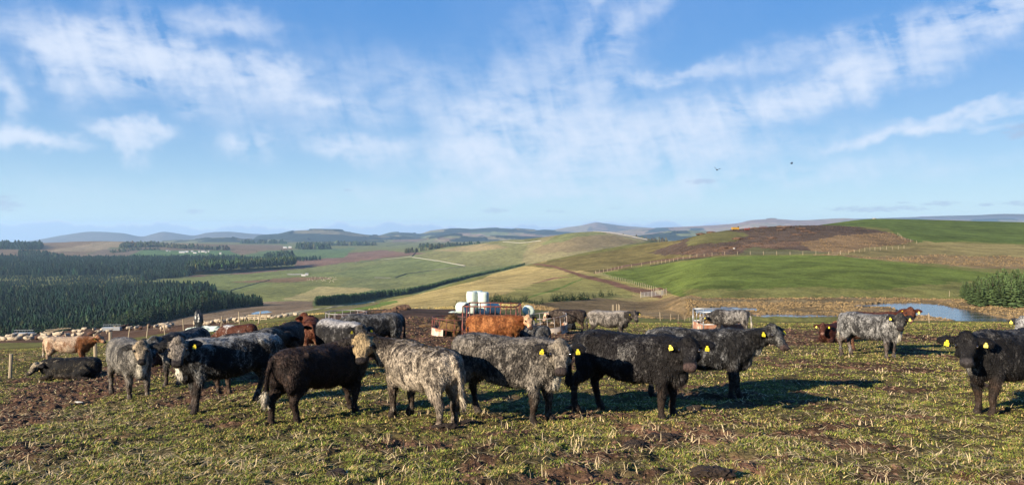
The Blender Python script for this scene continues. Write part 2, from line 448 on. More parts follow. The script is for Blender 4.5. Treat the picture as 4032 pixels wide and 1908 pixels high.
def mesh_np(name, V, Fc, mats, parent=None, attrs=None, smooth=True, matidx=None):
    """V (n,3) float, Fc (m,k) int or list of such arrays"""
    me = bpy.data.meshes.new(name)
    V = np.asarray(V, np.float32)
    if not isinstance(Fc, list):
        Fc = [Fc]
    Fc = [np.asarray(f, np.int32) for f in Fc if len(f)]
    me.vertices.add(len(V))
    me.vertices.foreach_set('co', V.ravel())
    nl = sum(f.size for f in Fc); nf = sum(len(f) for f in Fc)
    me.loops.add(nl)
    me.loops.foreach_set('vertex_index', np.concatenate([f.ravel() for f in Fc]))
    me.polygons.add(nf)
    tot = np.concatenate([np.full(len(f), f.shape[1], np.int32) for f in Fc])
    st = np.concatenate([[0], np.cumsum(tot)[:-1]]).astype(np.int32)
    me.polygons.foreach_set('loop_start', st)
    me.polygons.foreach_set('loop_total', tot)
    if matidx is not None:
        me.polygons.foreach_set('material_index', np.asarray(matidx, np.int32))
    me.polygons.foreach_set('use_smooth', np.full(nf, bool(smooth)))
    me.update(calc_edges=True)
    if attrs:
        for k, a in attrs.items():
            a = np.asarray(a, np.float32)
            if a.ndim == 1:
                at_ = me.attributes.new(k, 'FLOAT', 'POINT'); at_.data.foreach_set('value', a)
            else:
                if a.shape[1] == 3:
                    a = np.concatenate([a, np.ones((len(a), 1), np.float32)], 1)
                at_ = me.attributes.new(k, 'FLOAT_COLOR', 'POINT'); at_.data.foreach_set('color', a.ravel())
    for m in (mats if isinstance(mats, (list, tuple)) else [mats]):
        if m: me.materials.append(m)
    o = bpy.data.objects.new(name, me)
    COL.objects.link(o)
    if parent: o.parent = parent
    return o

def mat(name):
    m = bpy.data.materials.new(name)
    m.use_nodes = True
    t = m.node_tree
    for nd in list(t.nodes):
        t.nodes.remove(nd)
    g = NT(t)
    out = g.n('ShaderNodeOutputMaterial')
    b = g.n('ShaderNodeBsdfPrincipled')
    g.link(b.outputs[0], out.inputs[0])
    b.inputs['Roughness'].default_value = 0.9
    b.inputs['Specular IOR Level'].default_value = 0.25
    return m, g, b, out

def simple_mat(name, col, rough=0.7, var=0.25, scale=6.0, metal=0.0, spec=0.3, col2=None, bump=0.0, thresh=None):
    m, g, b, out = mat(name)
    tc = g.n('ShaderNodeTexCoord')
    n = g.noise(tc.outputs['Object'], scale, 5.0, 0.6, 0.3)
    if col2 is None:
        col2 = tuple(c * (1 - var) for c in col)
        f = n
    else:
        a = thresh if thresh is not None else 0.5
        f = g.mapr(n, a - 0.05, a + 0.05)
    c = g.mix(f, (*col, 1), (*col2, 1))
    n2 = g.noise(tc.outputs['Object'], scale * 6, 4.0, 0.6)
    c = g.mix(g.mapr(n2, 0.3, 0.7, 0.0, 0.5), c, (col[0] * .55, col[1] * .55, col[2] * .55, 1))
    g.link(c, b.inputs['Base Color'])
    b.inputs['Roughness'].default_value = rough
    b.inputs['Metallic'].default_value = metal
    b.inputs['Specular IOR Level'].default_value = spec
    if bump:
        bp = g.n('ShaderNodeBump'); bp.inputs['Strength'].default_value = bump; bp.inputs['Distance'].default_value = 0.02
        g.link(n2, bp.inputs['Height']); g.link(bp.outputs[0], b.inputs['Normal'])
    return m

# ------------------------------------------------------------------ what covers the ground
G_FIELD = (.122, .118, .036)
G_TAN = (.300, .230, .090)
G_OLIVE = (.120, .112, .034)
G_BRIGHT = (.098, .124, .026)
G_MID = (.105, .112, .030)
G_RUST = (.165, .105, .050)
G_BROWN = (.120, .072, .040)
G_SOIL = (.060, .034, .022)
G_TRACK = (.130, .070, .045)
G_MOOR = (.150, .105, .062)
G_PINK = (.150, .090, .062)
G_VALLEY = (.130, .138, .050)
G_STRAW = (.230, .180, .095)
# places: list of (outline in photo pixels, nearest depth, farthest depth, colour, edge wander in px)
AREAS = [
 ([(-1300,1300),(-1300,960),(5500,960),(5500,1500),(2300,1300),(1200,1400)], 900, 9000, G_VALLEY, 0),
 ([(-1300,1500),(-1300,1150),(1150,1185),(1240,1260),(700,1420),(300,1500)], 125, 1100, G_STRAW, 3),
 ([(560,1270),(880,1200),(1060,1185),(1230,1185),(1230,1215),(1000,1262),(620,1300)], 180, 1100, G_MOOR, 4),
 ([(-1300,1100),(-1300,900),(1000,940),(1180,985),(900,1015),(560,1030),(300,1035)], 2700, 5000, G_MOOR, 5),
 ([(180,990),(400,950),(660,950),(880,955),(700,968),(480,978),(330,992)], 2700, 5200, (.22,.17,.10), 5),
 ([(280,1036),(430,1000),(500,990),(470,1020),(420,1036)], 2300, 4600, (.13,.075,.06), 4),
 ([(330,1000),(440,975),(520,970),(440,1000)], 2700, 5200, (.10,.115,.05), 4),
 # valley fields
 ([(600,1125),(700,1098),(930,1078),(1180,1062),(1360,1075),(1330,1110),(1200,1180),(900,1185),(600,1160)], 900, 2500, (.135,.150,.046), 2),
 ([(880,1170),(1150,1095),(1400,1090),(1300,1140),(1050,1192),(900,1190)], 900, 2500, (.145,.148,.044), 1),
 ([(1110,1178),(1260,1128),(1480,1135),(1330,1178),(1200,1186)], 600, 2500, (.255,.21,.085), 3),
 ([(900,1110),(1180,1090),(1330,1092),(1150,1112)], 900, 2500, G_RUST, 4),
 ([(560,1090),(1000,1075),(1150,1060),(1400,1030),(1700,995),(1500,985),(1300,1005),(1160,1022),(1160,1050),(760,1090)], 1200, 3600, G_PINK, 4),
 ([(1310,1080),(1400,1055),(1640,1010),(1840,1050),(1560,1095),(1400,1095),(1350,1082)], 900, 3200, (.120,.138,.048), 1),
 ([(1640,1008),(1740,975),(2050,940),(2140,1000),(2060,1040),(1850,1050)], 900, 3200, (.160,.155,.060), 3),
 ([(1700,985),(1900,960),(2010,975),(1840,995)], 900, 3200, (.24,.19,.09), 5),
 ([(2050,1045),(2080,960),(2200,915),(2320,902),(2560,945),(2300,1000)], 1000, 2600, (.200,.170,.075), 3),
 ([(2110,985),(2200,930),(2420,928),(2520,955),(2300,985),(2100,1000)], 1000, 2600, (.175,.135,.066), 9),
 ([(2130,965),(2210,918),(2330,905),(2390,918),(2280,935)], 1000, 2600, (.135,.140,.05), 7),
 # farm fields across the valley
 ([(450,1020),(540,985),(900,985),(960,1008),(700,1025),(480,1030)], 2300, 4200, (.075,.125,.045), 2),
 ([(380,985),(560,975),(560,985),(470,1022),(300,1035)], 2300, 4200, (.13,.10,.07), 4),
 ([(950,1005),(1050,985),(1400,975),(1350,1015),(1000,1015)], 2300, 4600, (.085,.125,.050), 3),
 # slope behind the bales
 ([(700,1420),(1000,1300),(1240,1230),(1400,1215),(1850,1110),(2110,1025),(2350,1040),(2700,1150),(2700,1230),(2400,1250),(1900,1240),(1200,1260),(900,1330)], 100, 700, G_TAN, 0),
 ([(1900,1185),(2150,1100),(2420,1060),(2560,1120),(2480,1170),(2200,1200)], 130, 640, (.190,.170,.055), 14),
 ([(1230,1262),(1650,1178),(1700,1186),(1500,1225),(1260,1280)], 95, 500, G_TAN, 2),
 ([(850,1330),(1150,1262),(1500,1190),(1560,1182),(1570,1190),(1250,1268),(900,1350)], 100, 600, (.105,.145,.032), 2),
 ([(850,1330),(1180,1240),(1450,1188),(1500,1186),(1490,1196),(1150,1262)], 120, 600, (.130,.110,.050), 3),
 ([(1060,1243),(1150,1226),(1380,1196),(1470,1184),(1475,1187),(1250,1216),(1070,1246)], 150, 800, (.36,.31,.2), 0),
 # hill with the track, right of centre
 ([(2050,1046),(2400,985),(2700,925),(2880,905),(3100,880),(3300,880),(3300,1010),(3000,1010),(2700,1020),(2350,1072),(2130,1052)], 330, 700, (.130,.105,.038), 4),
 ([(2560,1000),(2750,915),(2950,893),(3150,880),(3300,885),(3540,922),(3560,945),(3400,985),(3150,985),(2900,998),(2700,1005)], 330, 720, (.075,.052,.036), 9),
 ([(2640,1000),(2780,975),(3000,950),(3250,945),(3200,965),(2950,985),(2760,1002)], 330, 720, (.115,.072,.046), 12),
 ([(3200,985),(3150,955),(3300,925),(3500,915),(3600,950),(3480,985),(3300,1000)], 330, 720, (.155,.102,.052), 8),
 ([(2900,1000),(2960,975),(3200,985),(3350,1000),(3300,1008),(2900,1008)], 330, 720, (.090,.085,.038), 8),
 ([(2700,965),(2720,925),(2860,905),(2950,920),(2900,948)], 330, 720, (.100,.092,.034), 8),
 # green top and its rough margin
 ([(3180,882),(3330,840),(3700,830),(5500,830),(5500,975),(4032,960),(3800,948),(3620,955),(3530,925),(3500,900)], 400, 1100, (.076,.102,.024), 2),
 ([(3300,1010),(3400,975),(3650,950),(4032,965),(5500,985),(5500,1120),(4032,1082),(3700,1040),(3400,1018)], 240, 700, (.19,.155,.062), 6),
 ([(3150,1012),(3350,985),(3600,1000),(4032,1010),(5500,1020),(5500,1100),(4032,1078),(3700,1040),(3400,1016)], 240, 700, (.175,.122,.060), 8),
 ([(3300,1000),(3450,978),(3750,980),(3700,1000),(3450,1012)], 240, 700, (.165,.135,.055), 8),
 # green field above the pond
 ([(2350,1078),(2600,1040),(2800,1015),(3000,1005),(3300,1005),(3500,1030),(3900,1075),(5500,1150),(5500,1210),(3900,1195),(3500,1192),(2950,1190),(2730,1180),(2620,1150)], 140, 420, G_BRIGHT, 1.5),
 ([(2700,1140),(3100,1130),(3500,1135),(3900,1100),(4032,1100),(5500,1150),(5500,1210),(3900,1185),(2950,1195),(2700,1180)], 135, 420, (.150,.145,.045), 12),
 # rushes round the pond
 ([(1880,1240),(2150,1190),(2450,1165),(2640,1160),(2760,1182),(3100,1180),(3500,1172),(3800,1180),(4032,1150),(5500,1180),(5500,1330),(4032,1300),(3600,1290),(3300,1262),(2800,1258),(2400,1256),(2000,1262)], 92, 200, (.175,.122,.060), 4),
 ([(2600,1186),(3000,1190),(3400,1185),(3500,1195),(3300,1205),(2800,1200)], 92, 200, (.160,.120,.062), 4),
 ([(3500,1290),(3300,1262),(2800,1254),(2400,1252),(2000,1262),(2000,1275),(2700,1285),(3400,1320)], 60, 120, (.130,.125,.036), 4),
 ([(1980,1262),(1950,1225),(2150,1215),(2250,1240),(2300,1262)], 70, 120, (.10,.095,.032), 6),
 # the mud and dung at the brow by the bales
 ([(1180,1330),(1240,1262),(1330,1235),(1480,1212),(1800,1210),(1900,1222),(2000,1240),(1950,1300),(1700,1330),(1400,1345)], 24, 125, (.058,.038,.028), 4),
 ([(1330,1245),(1480,1222),(1640,1216),(1560,1222),(1440,1240)], 60, 125, (.15,.08,.038), 6),
 # sheep strip
 ([(-1300,1420),(0,1352),(350,1345),(640,1325),(1000,1308),(1100,1300),(1100,1268),(800,1268),(560,1284),(400,1290),(0,1322),(-1300,1360)], 76, 160, (.090,.052,.032), 2),
]
# tracks: centre line in photo pixels, near, far, half width in px, colour
LINES = [
 ([(2100,1038),(2180,1048),(2290,1085),(2400,1110),(2480,1135),(2540,1150),(2600,1165)], 180, 700, [3,4,7,9,11,12,9], G_TRACK),
 ([(2340,1075),(2450,1050),(2600,1025),(2800,1004),(2860,1000)], 250, 600, [3,4,4,3,2], (.12,.07,.045)),
 ([(2540,1150),(2600,1135),(2640,1150)], 180, 700, [6,4,2], G_TRACK),
 ([(2080,1170),(2200,1135),(2290,1098)], 180, 700, [2,4,2], (.09,.13,.028)),
 ([(2100,1115),(2180,1095),(2240,1090)], 180, 700, [1,3,1], (.19,.10,.06)),
 ([(2230,910),(2330,905),(2560,948)], 1200, 2600, [1,1.5,1.5], (.26,.23,.2)),
 ([(1130,1078),(1190,1078)], 1000, 2600, [1.5,1.5], (.4,.36,.3)),
 ([(1130,1243),(1180,1225),(1300,1208),(1400,1196)], 200, 900, [1,1,1,1], (.06,.05,.04)),
 ([(2560,1045),(2680,1022),(2800,1012)], 250, 600, [2,4,2], (.05,.05,.025)),
]

def seg_dist(px, py, line, widths):
    best = np.full(px.shape, 1e9)
    for i in range(len(line) - 1):
        x1, y1 = line[i]; x2, y2 = line[i + 1]
        L = (x2 - x1) ** 2 + (y2 - y1) ** 2
        u = np.clip(((px - x1) * (x2 - x1) + (py - y1) * (y2 - y1)) / L, 0, 1)
        dd = np.hypot(px - x1 - u * (x2 - x1), (py - y1 - u * (y2 - y1)))
        w = widths[i] * (1 - u) + widths[i + 1] * u
        best = np.minimum(best, dd / w)
    return best

def cover(x, y):
    """colour of the ground cover and how muddy it is"""
    t, d = base_td(x, y)
    z = tab(t, d)
    px = 2016 + F * t; py = HY + F * (CZ - z) / np.maximum(d, 1.0)
    col = np.empty((len(px), 3)); col[:] = G_FIELD
    far = d > 8000
    col[far] = (.055, .065, .05)
    front = y > 1
    n1 = fbm(t * 60, np.log(np.maximum(d, 4)) * 40, 71, 4, 0.6)
    n2 = fbm(t * 60 + 40, np.log(np.maximum(d, 4)) * 40, 75, 4, 0.6)
    for poly, dn, df, c, w in AREAS:
        k = front & (d > dn) & (d < df)
        idx = np.nonzero(k)[0]
        if not len(idx): continue
        q = inpoly(px[idx] + n1[idx] * w * 3, py[idx] + n2[idx] * w, poly)
        col[idx[q]] = c
    for line, dn, df, w, c in LINES:
        idx = np.nonzero(front & (d > dn) & (d < df) & (px > min(p[0] for p in line) - 40) & (px < max(p[0] for p in line) + 40))[0]
        if not len(idx): continue
        s = seg_dist(px[idx] + n1[idx] * 3, py[idx] + n2[idx] * 1.5, line, w)
        a = sstep(-s, -1.25, -0.6)[:, None]
        col[idx] = col[idx] * (1 - a) + np.array(c) * a
    # cattle field
    near = (d < 78)
    idx = np.nonzero(near)[0]
    mud = np.zeros(len(px))
    if len(idx):
        X, Y = np.asarray(x)[idx], np.asarray(y)[idx]
        m = mud_mask(px[idx], py[idx], X, Y)
        inmud = (np.abs(col[idx] - np.array(G_FIELD)).sum(1) > 1e-6)
        fade = sstep(-d[idx], -78, -58)
        m = m * fade
        tanf = sstep(fbm(X * 0.35, Y * 0.35, 83, 4), -0.1, 0.45)[:, None]
        # farther right the turf is paler
        g = np.array(G_FIELD) * (1 - .7 * tanf) + np.array((.155, .135, .045)) * .7 * tanf
        # under the blades lies thin brown thatch and soil
        bare = (sstep(-d[idx], -62, -42) * .8)[:, None]
        g = g * (1 - bare) + np.array((.060, .046, .024)) * bare
        g = np.where(inmud[:, None], col[idx], g)
        mc = np.array(G_SOIL) + np.array((.045, .024, .014)) * sstep(fbm(X * 1.3, Y * 1.3, 87, 3), -0.2, 0.5)[:, None]
        col[idx] = g * (1 - m[:, None]) + mc * m[:, None]
        mud[idx] = np.where(inmud, np.maximum(m, .75), m)
    return col, mud

def ground_material():
    m, g, b, out = mat('ground_cover')
    at_ = g.n('ShaderNodeAttribute', attribute_name='col')
    geo = g.n('ShaderNodeNewGeometry')
    P = geo.outputs['Position']
    c = at_.outputs['Color']
    sq = g.n('ShaderNodeMapping')
    sq.inputs['Scale'].default_value = (1, .55, 1)
    g.link(P, sq.inputs['Vector'])
    Q = sq.outputs[0]
    far = g.noise(Q, 0.012, 6.0, 0.62, 0.6)
    mid = g.noise(Q, 0.11, 7.0, 0.68, 0.5)
    near = g.noise(Q, 1.6, 8.0, 0.7, 0.8)
    fine = g.noise(P, 14.0, 6.0, 0.7, 0.4)
    v = g.math('ADD', g.mapr(far, 0.3, 0.7, 0.80, 1.2), g.mapr(mid, 0.3, 0.7, -0.34, 0.34))
    v = g.math('MULTIPLY', v, g.mapr(near, 0.3, 0.72, 0.62, 1.38))
    v = g.math('MULTIPLY', v, g.mapr(fine, 0.3, 0.7, 0.7, 1.3))
    vm = g.n('ShaderNodeVectorMath', operation='SCALE')
    g.link(c, vm.inputs[0]); g.link(v, vm.inputs['Scale'])
    col = vm.outputs[0]
    # bleached grass through it
    str_ = g.mapr(g.noise(Q, 0.5, 8.0, 0.75, 1.2), 0.52, 0.66, 0.0, 0.42)
    vm2 = g.n('ShaderNodeVectorMath', operation='MULTIPLY')
    g.link(col, vm2.inputs[0]); vm2.inputs[1].default_value = (1.75, 1.45, 1.5)
    col = g.mix(str_, col, vm2.outputs[0])
    g.link(col, b.inputs['Base Color'])
    b.inputs['Roughness'].default_value = 1.0
    b.inputs['Specular IOR Level'].default_value = 0.05
    bp = g.n('ShaderNodeBump'); bp.inputs['Strength'].default_value = 0.9; bp.inputs['Distance'].default_value = 0.25
    g.link(g.noise(Q, 0.9, 7.0, 0.7, 0.4), bp.inputs['Height'])
    bp2 = g.n('ShaderNodeBump'); bp2.inputs['Strength'].default_value = 0.8; bp2.inputs['Distance'].default_value = 0.02
    g.link(g.noise(P, 18.0, 5.0, 0.7), bp2.inputs['Height'])
    g.link(bp.outputs[0], bp2.inputs['Normal'])
    g.link(bp2.outputs[0], b.inputs['Normal'])
    return m
M_GROUND = ground_material()

def build_ground():
    # angles round the camera: dense across the view, coarse behind
    fine_a = np.arctan(np.linspace(-0.80, 0.80, 1150))
    side = np.linspace(fine_a[-1], 2 * math.pi + fine_a[0], 120)[1:-1]
    ang = np.concatenate([fine_a, side])
    r1 = np.exp(np.arange(math.log(1.0), math.log(6.0), 0.03))
    r2 = np.exp(np.arange(math.log(6.0), math.log(60.0), 0.0042))
    r3 = np.exp(np.arange(math.log(60.0), math.log(700.0), 0.0065))
    r4 = np.exp(np.arange(math.log(700.0), math.log(5000.0), 0.007))
    r5 = np.exp(np.arange(math.log(5000.0), math.log(19000.0), 0.03))
    R = np.concatenate([r1, r2, r3, r4, r5])
    na, nr = len(ang), len(R)
    # depth rows run straight across the view (depth = R), bending round behind
    ca = np.cos(ang)
    k = 1.0 / np.maximum(ca, 0.5)
    X = (R[:, None] * (np.sin(ang) * k)[None, :]).ravel()
    Y = (R[:, None] * (ca * k)[None, :]).ravel()
    Z = ground(X, Y)
    V = np.stack([X, Y, Z], 1)
    i = np.arange(nr - 1)[:, None] * na + np.arange(na)[None, :]
    j = np.arange(nr - 1)[:, None] * na + (np.arange(na)[None, :] + 1) % na
    Fq = np.stack([i, i + na, j + na, j], -1).reshape(-1, 4)[:, ::-1]
    # cap under the camera
    V = np.concatenate([V, [[0, 0, float(ground(0.0, 0.01))]]])
    c = len(V) - 1
    a = np.arange(na)
    Ft = np.stack([np.full(na, c), (a + 1) % na, a], 1)
    col, mud = cover(V[:, 0], V[:, 1])
    o = mesh_np('ground', V, [Fq, Ft], M_GROUND, attrs={'col': col, 'mud': mud})
    # make sure the faces look up
    me = o.data
    if me.polygons[len(me.polygons) // 2].normal.z < 0:
        me.flip_normals()
    tag(o, kind='structure')
    return o
build_ground()

# ------------------------------------------------------------------ far country
def vcol_material(name, rough=0.95, noise=0.35, scale=4.0, spec=0.1, bump=0.0, trans=0.0):
    m, g, b, out = mat(name)
    at_ = g.n('ShaderNodeAttribute', attribute_name='col')
    geo = g.n('ShaderNodeNewGeometry')
    n = g.noise(geo.outputs['Position'], scale, 5.0, 0.65, 0.3)
    v = g.mapr(n, 0.3, 0.7, 1 - noise, 1 + noise)
    vm = g.n('ShaderNodeVectorMath', operation='SCALE')
    g.link(at_.outputs['Color'], vm.inputs[0]); g.link(v, vm.inputs['Scale'])
    g.link(vm.outputs[0], b.inputs['Base Color'])
    b.inputs['Roughness'].default_value = rough
    b.inputs['Specular IOR Level'].default_value = spec
    if bump:
        bp = g.n('ShaderNodeBump'); bp.inputs['Strength'].default_value = bump; bp.inputs['Distance'].default_value = 1.0 / scale
        g.link(n, bp.inputs['Height']); g.link(bp.outputs[0], b.inputs['Normal'])
    return m
M_HILL = vcol_material('far_hillside', noise=0.3, scale=0.01)
M_NEEDLE = vcol_material('needles', noise=0.4, scale=0.9)
M_FOREST = vcol_material('forest_needles', noise=0.35, scale=0.06)
M_BARK = simple_mat('bark', (.10, .075, .055), 0.95, bump=0.5)

TAN2 = (.155, .130, .075); WOOD = (.014, .024, .020); HEATH = (.060, .050, .045); GRN2 = (.10, .125, .05)

def ridge(name, D, crest, w, cols, seed, wood_thr, base=-175, fs=1.0):
    px = np.arange(crest[0][0], crest[-1][0] + 1, 5.0)
    cy = pchip([c[0] for c in crest], [c[1] for c in crest], px)
    n = len(px)
    S = np.concatenate([np.linspace(-1, -0.3, 22), np.linspace(-.3, .3, 26)[1:], np.linspace(.3, 1, 8)[1:]])
    t = (px - 2016) / F
    d = D * (1 + w * S)[:, None] + 0 * t[None, :]
    X = d * t[None, :]; Y = d
    zc = CZ - D * (cy - HY) / F
    prof = np.cos(np.clip(S, -1, 1) * math.pi / 2) ** 1.5
    Z = base + (zc[None, :] - base) * prof[:, None]
    Z = Z + 14 * fs * fbm(X / 900, Y / 900, seed, 5, 0.55) * (1 - np.abs(S[:, None])) * np.where(np.abs(S[:, None]) < .05, .25, 1)
    # dissected by little valleys
    Z = Z - 18 * fs * np.abs(fbm(X / 700 + 5, Y / 1500, seed + 3, 3)) * (np.abs(S[:, None]) > .08) * prof[:, None]
    V = np.stack([X.ravel(), Y.ravel(), Z.ravel()], 1)
    m = len(S)
    i = np.arange(m - 1)[:, None] * n + np.arange(n - 1)[None, :]
    Fq = np.stack([i, i + 1, i + n + 1, i + n], -1).reshape(-1, 4)
    u = X / (D * .055); v = Y / (D * .055)
    # fields in rounded blocks
    q = fbm(np.floor(u * 3 + .6 * fbm(u, v, seed + 4, 2)), np.floor(v * 3 + .6 * fbm(u + 9, v, seed + 5, 2)), seed + 6, 1).ravel()
    f = fbm(u * .9, v * .9, seed + 8, 4).ravel()
    a, b_, c_ = [np.array(c) for c in cols]
    col = np.where((q > 0.1)[:, None], a, b_)
    col = np.where((f < -.18)[:, None], c_, col)
    wd = fbm(u * 1.3 + 30, v * 1.1, seed + 12, 3).ravel()
    wd = wd + .25 * (np.floor(3 * fbm(u * 2.2, v * 2.2, seed + 13, 1).ravel()) / 3)
    woods = wd > wood_thr
    col = np.where(woods[:, None], np.array(WOOD), col)
    V[:, 2] += woods * 14.0
    o = mesh_np(name, V, Fq, M_HILL, attrs={'col': col})
    return tag(o, kind='structure')

ridge('mountains', 15000, [(3000,915),(3250,868),(3400,862),(3560,856),(3700,850),(3850,846),(3960,842),(4150,845),(4600,850),(5400,840)], .10, [HEATH, HEATH, HEATH], 101, .9, base=-380, fs=2.0)
ridge('mountains', 14500, [(-1300,925),(-400,935),(0,958),(120,948),(250,925),(370,911),(480,917),(560,930),(600,921),(645,912),(700,920),(760,928),(820,917),(900,913),(1000,921),(1100,926),(1250,922),(1420,926)], .10, [HEATH, HEATH, HEATH], 111, .9, base=-380, fs=1.5)
ridge('mountains', 14000, [(2020,935),(2100,915),(2180,905),(2230,895),(2290,887),(2325,879),(2350,875),(2390,880),(2450,888),(2520,893),(2600,900),(2720,912),(2800,930)], .12, [(.13,.09,.07), HEATH, (.15,.12,.08)], 121, .9, base=-330, fs=2.2)
ridge('hills', 11000, [(2350,935),(2420,913),(2500,903),(2560,899),(2640,894),(2780,888),(2900,879),(2960,866),(3050,862),(3150,867),(3250,862),(3330,859),(3420,868),(3600,880),(3700,900)], .14, [(.20,.145,.10), (.165,.13,.08), (.17,.11,.08)], 131, .42)
ridge('hills', 12000, [(3300,900),(3420,880),(3500,869),(3620,862),(3700,863),(3820,866),(3950,862),(4100,868),(4600,870),(5400,862)], .10, [(.15,.12,.08), (.12,.11,.06), (.17,.12,.09)], 137, .18)
ridge('hills', 9800, [(1380,955),(1480,934),(1560,916),(1650,919),(1700,906),(1780,899),(1850,901),(1930,896),(2000,899),(2080,905),(2200,910),(2300,920),(2450,935)], .16, [(.16,.13,.075), (.115,.125,.055), (.17,.115,.08)], 141, .16)
ridge('hills', 8200, [(980,960),(1020,932),(1100,921),(1150,909),(1230,905),(1330,906),(1400,919),(1450,926),(1560,931),(1640,940),(1800,952)], .16, [WOOD, WOOD, (.13,.11,.065)], 151, -.05)
ridge('hills', 7000, [(560,960),(640,951),(740,945),(830,937),(900,935),(960,946),(1020,941),(1100,944),(1200,950),(1320,958)], .12, [(.12,.12,.06), WOOD, (.12,.10,.06)], 161, .05)
ridge('hills', 6800, [(1300,960),(1450,946),(1600,944),(1700,938),(1800,926),(1900,930),(2050,935),(2150,940),(2300,950)], .14, [(.13,.13,.06), (.17,.14,.08), (.13,.09,.06)], 171, .12)
ridge('hills', 6500, [(2380,950),(2450,934),(2560,922),(2640,911),(2700,908),(2790,912),(2880,920),(3000,940)], .12, [WOOD, (.11,.12,.055), WOOD], 181, .1)

# ------------------------------------------------------------------ conifers
def stamp(protos, P, S, H, rot, tint, choice):
    """many copies of small prototypes in one mesh. protos: list of (V,F,C)"""
    Vs, Fs, Cs = [], [], []
    off = 0
    for k, (pv, pf, pc) in enumerate(protos):
        idx = np.nonzero(choice == k)[0]
        if not len(idx): continue
        c, s = np.cos(rot[idx])[:, None], np.sin(rot[idx])[:, None]
        x = pv[None, :, 0] * S[idx][:, None]; y = pv[None, :, 1] * S[idx][:, None]
        V = np.stack([x * c - y * s + P[idx, 0][:, None], x * s + y * c + P[idx, 1][:, None],
                      pv[None, :, 2] * H[idx][:, None] + P[idx, 2][:, None]], -1)
        nv = len(pv)
        Fc = pf[None] + (np.arange(len(idx)) * nv)[:, None, None] + off
        Vs.append(V.reshape(-1, 3)); Fs.append(Fc.reshape(-1, pf.shape[1]))
        Cs.append((pc[None] * tint[idx][:, None, :]).reshape(-1, 3))
        off += nv * len(idx)
    return np.concatenate(Vs), np.concatenate(Fs), np.concatenate(Cs)

def cone_tree(seed, tiers=5, n=8, r=0.26, low=0.08):
    """jagged spruce, height 1"""
    rs = np.random.RandomState(seed)
    V, Fc, C = [], [], []
    for k in range(tiers):
        z0 = low + (1 - low) * (k / tiers) ** 0.9
        z1 = min(1.0, z0 + (1 - low) * 1.7 / tiers) if k < tiers - 1 else 1.0
        rr = r * (1 - k / tiers) ** 0.85 + 0.01
        b = len(V)
        ox, oy = rs.uniform(-.02, .02, 2)
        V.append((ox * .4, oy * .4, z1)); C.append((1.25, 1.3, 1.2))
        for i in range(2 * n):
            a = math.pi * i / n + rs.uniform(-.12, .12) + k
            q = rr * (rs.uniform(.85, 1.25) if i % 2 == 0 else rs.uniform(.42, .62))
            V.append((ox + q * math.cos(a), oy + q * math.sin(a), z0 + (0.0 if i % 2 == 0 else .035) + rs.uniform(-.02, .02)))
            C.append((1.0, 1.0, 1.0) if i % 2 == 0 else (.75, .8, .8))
        for i in range(2 * n):
            Fc.append((b, b + 1 + i, b + 1 + (i + 1) % (2 * n)))
    return np.array(V), np.array(Fc), np.array(C)

def fir_tree(seed, layers=13, per=9, r=0.30, low=0.04, droop=0.10, gap=0.0):
    """layered branches as small drooping sprays with side twigs, height 1"""
    rs = np.random.RandomState(seed)
    V, Fc, C = [], [], []
    for k in range(layers):
        f = k / (layers - 1)
        z = low + (0.97 - low) * f ** 0.92
        R = r * (1 - f) ** 0.8 * rs.uniform(.85, 1.12) + .012
        m = max(4, int(per * (1 - .45 * f)))
        for i in range(m):
            if rs.rand() < gap: continue
            a = 2 * math.pi * (i + rs.uniform(-.35, .35)) / m + k * 1.7
            L = R * rs.uniform(.7, 1.22)
            zz = z + rs.uniform(-.02, .02)
            dr = droop * (1 - f) * rs.uniform(.3, 1.4) - .05 * f
            ca, sa = math.cos(a), math.sin(a)
            sh = rs.uniform(.8, 1.2)
            def P(u, s, dz):
                return (ca * u * L - sa * s * L, sa * u * L + ca * s * L, zz - dr * u * u + dz)
            b = len(V)
            V += [P(0.02, 0, 0.01), P(.45, .26, -.012), P(.5, 0, .012), P(.45, -.26, -.012), P(1.0, .02, .0), P(.85, .22, -.02), P(.85, -.22, -.02)]
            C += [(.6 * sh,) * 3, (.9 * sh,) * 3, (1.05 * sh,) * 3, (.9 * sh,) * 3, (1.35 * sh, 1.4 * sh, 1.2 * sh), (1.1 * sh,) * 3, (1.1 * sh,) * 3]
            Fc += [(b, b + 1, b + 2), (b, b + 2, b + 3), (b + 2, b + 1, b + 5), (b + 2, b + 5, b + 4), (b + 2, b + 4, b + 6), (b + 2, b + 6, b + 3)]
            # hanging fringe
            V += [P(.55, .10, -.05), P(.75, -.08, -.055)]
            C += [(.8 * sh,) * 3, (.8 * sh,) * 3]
            Fc += [(b + 1, b + 7, b + 2), (b + 3, b + 8, b + 4)]
    b = len(V)
    V += [(0, 0, 1.0), (.012, 0, .9), (-.006, .01, .9), (-.006, -.01, .9)]
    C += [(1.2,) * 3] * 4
    Fc += [(b, b + 1, b + 2), (b, b + 2, b + 3), (b, b + 3, b + 1)]
    return np.array(V), np.array(Fc), np.array(C)

def trunk_mesh(h=1.0, r=.016, n=6, top=.9, seed=0):
    rs = np.random.RandomState(seed)
    V, Fc = [], []
    zs = [-.03, .02, .25, .5, .75, top]
    for j, z in enumerate(zs):
        rr = r * (1.25 if j == 0 else 1) * (1 - .8 * max(z, 0))
        ox, oy = (rs.uniform(-.006, .006, 2) if j > 1 else (0, 0))
        for i in range(n):
            a = 2 * math.pi * i / n
            V.append((ox + rr * math.cos(a), oy + rr * math.sin(a), z))
    for j in range(len(zs) - 1):
        for i in range(n):
            Fc.append((j * n + i, j * n + (i + 1) % n, (j + 1) * n + (i + 1) % n, (j + 1) * n + i))
    return np.array(V) * h, np.array(Fc)

